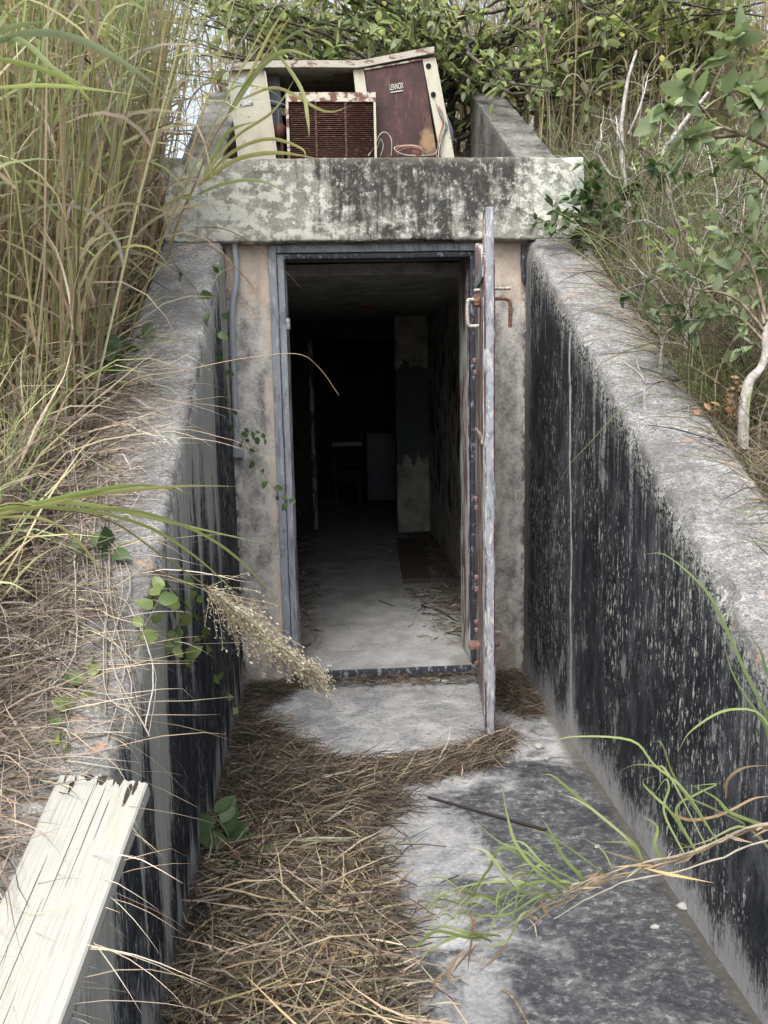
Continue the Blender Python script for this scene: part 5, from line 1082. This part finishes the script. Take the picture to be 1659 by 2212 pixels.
# thicket beyond
for nm, lab, x0, y0, hh, wx, npal, nb in (('bushy_tree', 'yellow-green bushy tree beyond the crest above the tall grass', -.75, 5.2, 3.2, .9, [(.36, .42, .15), (.46, .50, .20), (.28, .35, .12)], 26), ('bushy_tree', 'dull green bushy tree behind the brown dry reeds', 2.6, 5.6, 3.4, 1.9, LG, 30), ('bushy_tree', 'hazy green bushy tree far behind the spreading branches', .4, 6.4, 3.4, 1.9, LG, 30)):
    z0 = float(gz(x0, y0)); t_ = thing(nm, (x0, y0, z0), lab, 'tree'); s = Soup(); T0 = limb(s, [(x0, y0, z0-.1), (x0+.1, y0, z0+.8), (x0-.05, y0, z0+1.7)], .07, .03, g, 5, .04, 7); s.obj('trunk', 'barkD', t_); s = Soup(); tw = []
    for i in range(nb):
        p0 = T0[g.integers(2, len(T0))]; tx = np.array([x0+g.normal(0, wx*.6), y0+g.normal(0, .7), z0+g.uniform(.4, hh)]); P = limb(s, [p0, p0*.5+tx*.5+np.array([0, 0, .15]), tx], .018, .006, g, 5, .06, 4); tw += twiggy(s, P, 8, .5, .004, g)
    s.obj('branches', 'barkD', t_); pos, dr_ = leafage(tw, 6, g); crown(t_, pos, dr_, .13, g, 'leafT', npal, 0)
# white-barked sapling beside the lintel end
sa = thing('sapling', (1.30, .06, float(gz(1.30, .06))), 'slender white-barked sapling with bare forked twigs beyond the lintel end', 'sapling')
s = Soup(); T0 = limb(s, [BASE[sa]-[0, 0, .03]]+[on('y', .06, a, b) for a, b in ((1347, 480), (1353, 400), (1350, 320), (1352, 250), (1362, 170), (1375, 110))], .019, .007, g, 5, .006, 7); s.obj('trunk', 'barkP', sa)
s = Soup(); bt = []
for pth in ([(1350, 388), (1318, 378), (1290, 330), (1275, 285)], [(1292, 335), (1300, 300), (1298, 268)], [(1352, 395), (1372, 370), (1365, 340), (1372, 280)], [(1353, 330), (1335, 290), (1330, 250)], [(1358, 290), (1382, 230), (1400, 160)], [(1352, 430), (1375, 470), (1378, 500)]):
    bt.append(limb(s, [on('y', .06+.04*i*(-1)**i, a, b) for i, (a, b) in enumerate(pth)], .008, .003, g, 4, .004, 5))
tw = [q_ for B_ in bt for q_ in twiggy(s, B_, 4, .22, .0025, g)]; s.obj('branches', 'barkP', sa)
# dark leaved shrub hugging the lintel end
sh = thing('dark_shrub', (1.22, -.05, float(gz(1.22, -.05))), 'dark green leafy shrub brushing the end of the lintel', 'shrub')
s = Soup(); tw = []
for pth in ([(1300, 470), (1275, 440), (1262, 400)], [(1300, 470), (1260, 460), (1215, 470), (1190, 498)], [(1300, 480), (1330, 430), (1350, 420)], [(1305, 480), (1290, 410), (1300, 370)], [(1305, 480), (1345, 480), (1380, 440), (1420, 400)], [(1310, 485), (1270, 500), (1250, 540)], [(1300, 470), (1290, 440), (1250, 425)], [(1330, 440), (1370, 390), (1410, 370), (1440, 380)]):
    P = limb(s, [BASE[sh]]+[on('y', -.14-.05*i, a, b) for i, (a, b) in enumerate(pth)], .007, .002, g, 4, .006, 5); tw.append(P[-12:]); tw += twiggy(s, P, 3, .16, .002, g, tmin=.5)
s.obj('branches', 'barkB', sh); pos, dr_ = leafage(tw, 11, g); crown(sh, pos, dr_, .062, g, 'leafD', [(.05, .10, .04), (.10, .16, .06), (.14, .20, .08)], 290, 'oval')
# big pale leaved shrub at the right
b0_ = on_cap(1605, 950, -.03); bs = thing('pale_leaved_shrub', tuple(b0_), 'crooked pale-trunked shrub with big blue-green leaves beside the black wing wall', 'shrub')
yb_ = b0_[1]; s = Soup(); T0 = limb(s, [b0_-[0, 0, .03]]+[on('y', yb_+c, a, b) for a, b, c in ((1608, 880, 0), (1622, 820, .0), (1650, 780, .02), (1655, 700, .03), (1690, 600, .05), (1720, 450, .03), (1690, 330, -.02))], .020, .010, g, 5, .004, 8); s.obj('trunk', 'barkP', bs)
s = Soup(); tw = []
for pth in ([(1690, 330), (1600, 290), (1540, 265), (1490, 200), (1475, 165)], [(1490, 205), (1510, 150), (1560, 110), (1590, 80)], [(1500, 215), (1470, 230), (1440, 235), (1420, 270)], [(1540, 265), (1580, 200), (1640, 190)], [(1600, 290), (1500, 300), (1470, 300)], [(1640, 310), (1640, 250), (1620, 210)], [(1720, 450), (1640, 380), (1590, 330)]):
    P = limb(s, [on('y', yb_-.04-.04*i, a, b) for i, (a, b) in enumerate(pth)], .008, .003, g, 5, .004, 5); tw.append(P[len(P)//3:]); tw.append(P[len(P)//2:])
pos, dr_ = leafage(tw, 7, g); crown(bs, pos, dr_, .085, g, 'leafP', LG, 150, 'wide'); tw = []
for pth in ([(1655, 720), (1630, 660), (1590, 600), (1570, 560)], [(1650, 700), (1640, 620), (1640, 560)], [(1655, 740), (1600, 690), (1570, 680)], [(1655, 690), (1620, 560), (1580, 530)], [(1655, 760), (1620, 740), (1590, 760)], [(1690, 600), (1650, 540), (1600, 500)], [(1655, 720), (1590, 640), (1500, 620), (1450, 560)]):
    P = limb(s, [on('y', yb_+.03+.05*i, a, b) for i, (a, b) in enumerate(pth)], .007, .0025, g, 5, .005, 5); tw.append(P[len(P)//3:]); tw += twiggy(s, P, 2, .18, .002, g)
s.obj('branches', 'barkB', bs); pos, dr_ = leafage(tw, 8, g); crown(bs, pos, dr_, .058, g, 'leafP', LG, 145, 'wide')
for lab, base, pths, mt_, sz_ in (
    ('light green leafy sapling in the dry grass behind the tussock', (1480, 720), [[(1490, 640), (1530, 560), (1560, 500)], [(1480, 650), (1450, 590), (1430, 560)], [(1500, 650), (1570, 610), (1620, 600)], [(1490, 620), (1500, 540), (1490, 480)]], 'leafT', .05),
    ('low yellow-green shrub in the grass beyond the dark shrub', (1440, 480), [[(1450, 420), (1500, 380), (1560, 350)], [(1440, 430), (1420, 380), (1400, 340)], [(1460, 430), (1540, 420), (1600, 420)]], 'leafT', .05),
    ('sparse leafy shrub with thin grey stems above the leaning branch', (1560, 480), [[(1570, 400), (1540, 320), (1500, 280)], [(1580, 400), (1620, 340), (1659, 320)], [(1570, 420), (1590, 300), (1600, 220)]], 'leafP', .055),
    ('small dull green shrub near the edge of the black wing wall', (1420, 800), [[(1430, 740), (1400, 690), (1380, 640)], [(1430, 740), (1470, 700), (1500, 690)]], 'leafD', .05)):
    yy = on_cap(*base, 0)[1]; bpt = on('y', yy, *base); bpt[2] = float(gz(bpt[0], yy))-.01; t_ = thing('leafy_shrub', tuple(bpt), lab, 'shrub'); s = Soup(); tw = []
    for pth in pths: P = limb(s, [bpt]+[on('y', yy-.06*i, a, b) for i, (a, b) in enumerate(pth)], .007, .002, g, 5, .006, 5); tw.append(P[len(P)//2:]); tw += twiggy(s, P, 5, .2, .002, g, tmin=.4)
    s.obj('branches', 'barkP', t_); pos, dr_ = leafage(tw, 5, g); crown(t_, pos, dr_, sz_, g, mt_, LG, 200, 'wide')
g2 = np.random.default_rng(77)
for i in range(16):
    x_, y_ = g2.uniform(1.2, 2.7), g2.uniform(-1.3, 1.1); bpt = np.array([x_, y_, float(gz(x_, y_))-.01]); t_ = thing('twiggy_shrub', tuple(bpt), '%s-stemmed twiggy shrub with small %s leaves in dry grass beyond the black wall' % ('grey' if i % 3 else 'brown', 'dark' if i % 2 else 'light'), 'shrub', 'twiggy shrubs on the bank beyond the black wall'); s = Soup(); tw = []
    for j in range(5):
        tx = bpt+np.array([g2.normal(0, .28), g2.normal(0, .22), g2.uniform(.3, .85)]); P = limb(s, [bpt, bpt*.5+tx*.5+g2.normal(0, .06, 3), tx], .006, .002, g2, 5, .02, 5); tw += twiggy(s, P, 6, .26, .0018, g2, .1, .25)
    s.obj('branches', 'barkP' if i % 3 else 'barkB', t_); pos, dr_ = leafage(tw, 3, g2); crown(t_, pos, dr_, .05, g2, 'leafD' if i % 2 else 'leafT', LG, 90, 'oval')
# bare stems and small sprigs on the right bank
for lab, base, pth, r in (('forked bare grey stem rising from the grass beside the pale-leaved shrub', (1600, 560), [(1600, 500), (1590, 480), (1560, 465), (1530, 440)], .008), ('thin bare twig standing at the black wing wall edge', (1395, 880), [(1390, 830), (1375, 800), (1345, 780)], .006), ('pale broken cane end poking in above the grass', (1700, 500), [(1659, 465), (1620, 450), (1590, 438)], .010), ('long bare grey stem leaning over the dry grass', (1480, 680), [(1430, 640), (1380, 590), (1360, 560)], .006), ('thick smooth grey branch leaning out of the grass', (1410, 400), [(1430, 340), (1480, 260), (1530, 200)], .020)):
    yy = on_cap(*base, 0)[1]; bpt = on('y', yy, *base); x_ = bpt[0]; bpt[2] = min(bpt[2], float(gz(bpt[0], yy))) if lab[0] != 'p' else bpt[2]
    t_ = thing('bare_stem', tuple(bpt), lab, 'stem'); s = Soup(); P = limb(s, [bpt]+[on('y', yy, a, b) for a, b in pth], r, r*.5, g, 5, .004, 6); twiggy(s, P, 3, .14, .002, g); s.obj('stem', 'barkP', t_)
bpt = on_cap(1560, 900, .0); t_ = vine('orange-leaved sprig by the green tussock at the black wall', [bpt+np.array([.06, 0, -.02]), on('y', bpt[1], 1590, 850), on('y', bpt[1], 1600, 815)], 12, 'leafO', .035, g, 'sprig', 'oval', cat='sprig')
bpt = on_cap(1545, 900, .0); vine('small orange and yellow sprig lying low over the grass', [bpt+np.array([.05, 0, -.02]), on('y', bpt[1], 1590, 870), on('y', bpt[1], 1550, 882), on('y', bpt[1], 1510, 898)], 11, 'leafO', .030, g, 'sprig', 'oval', cat='sprig')
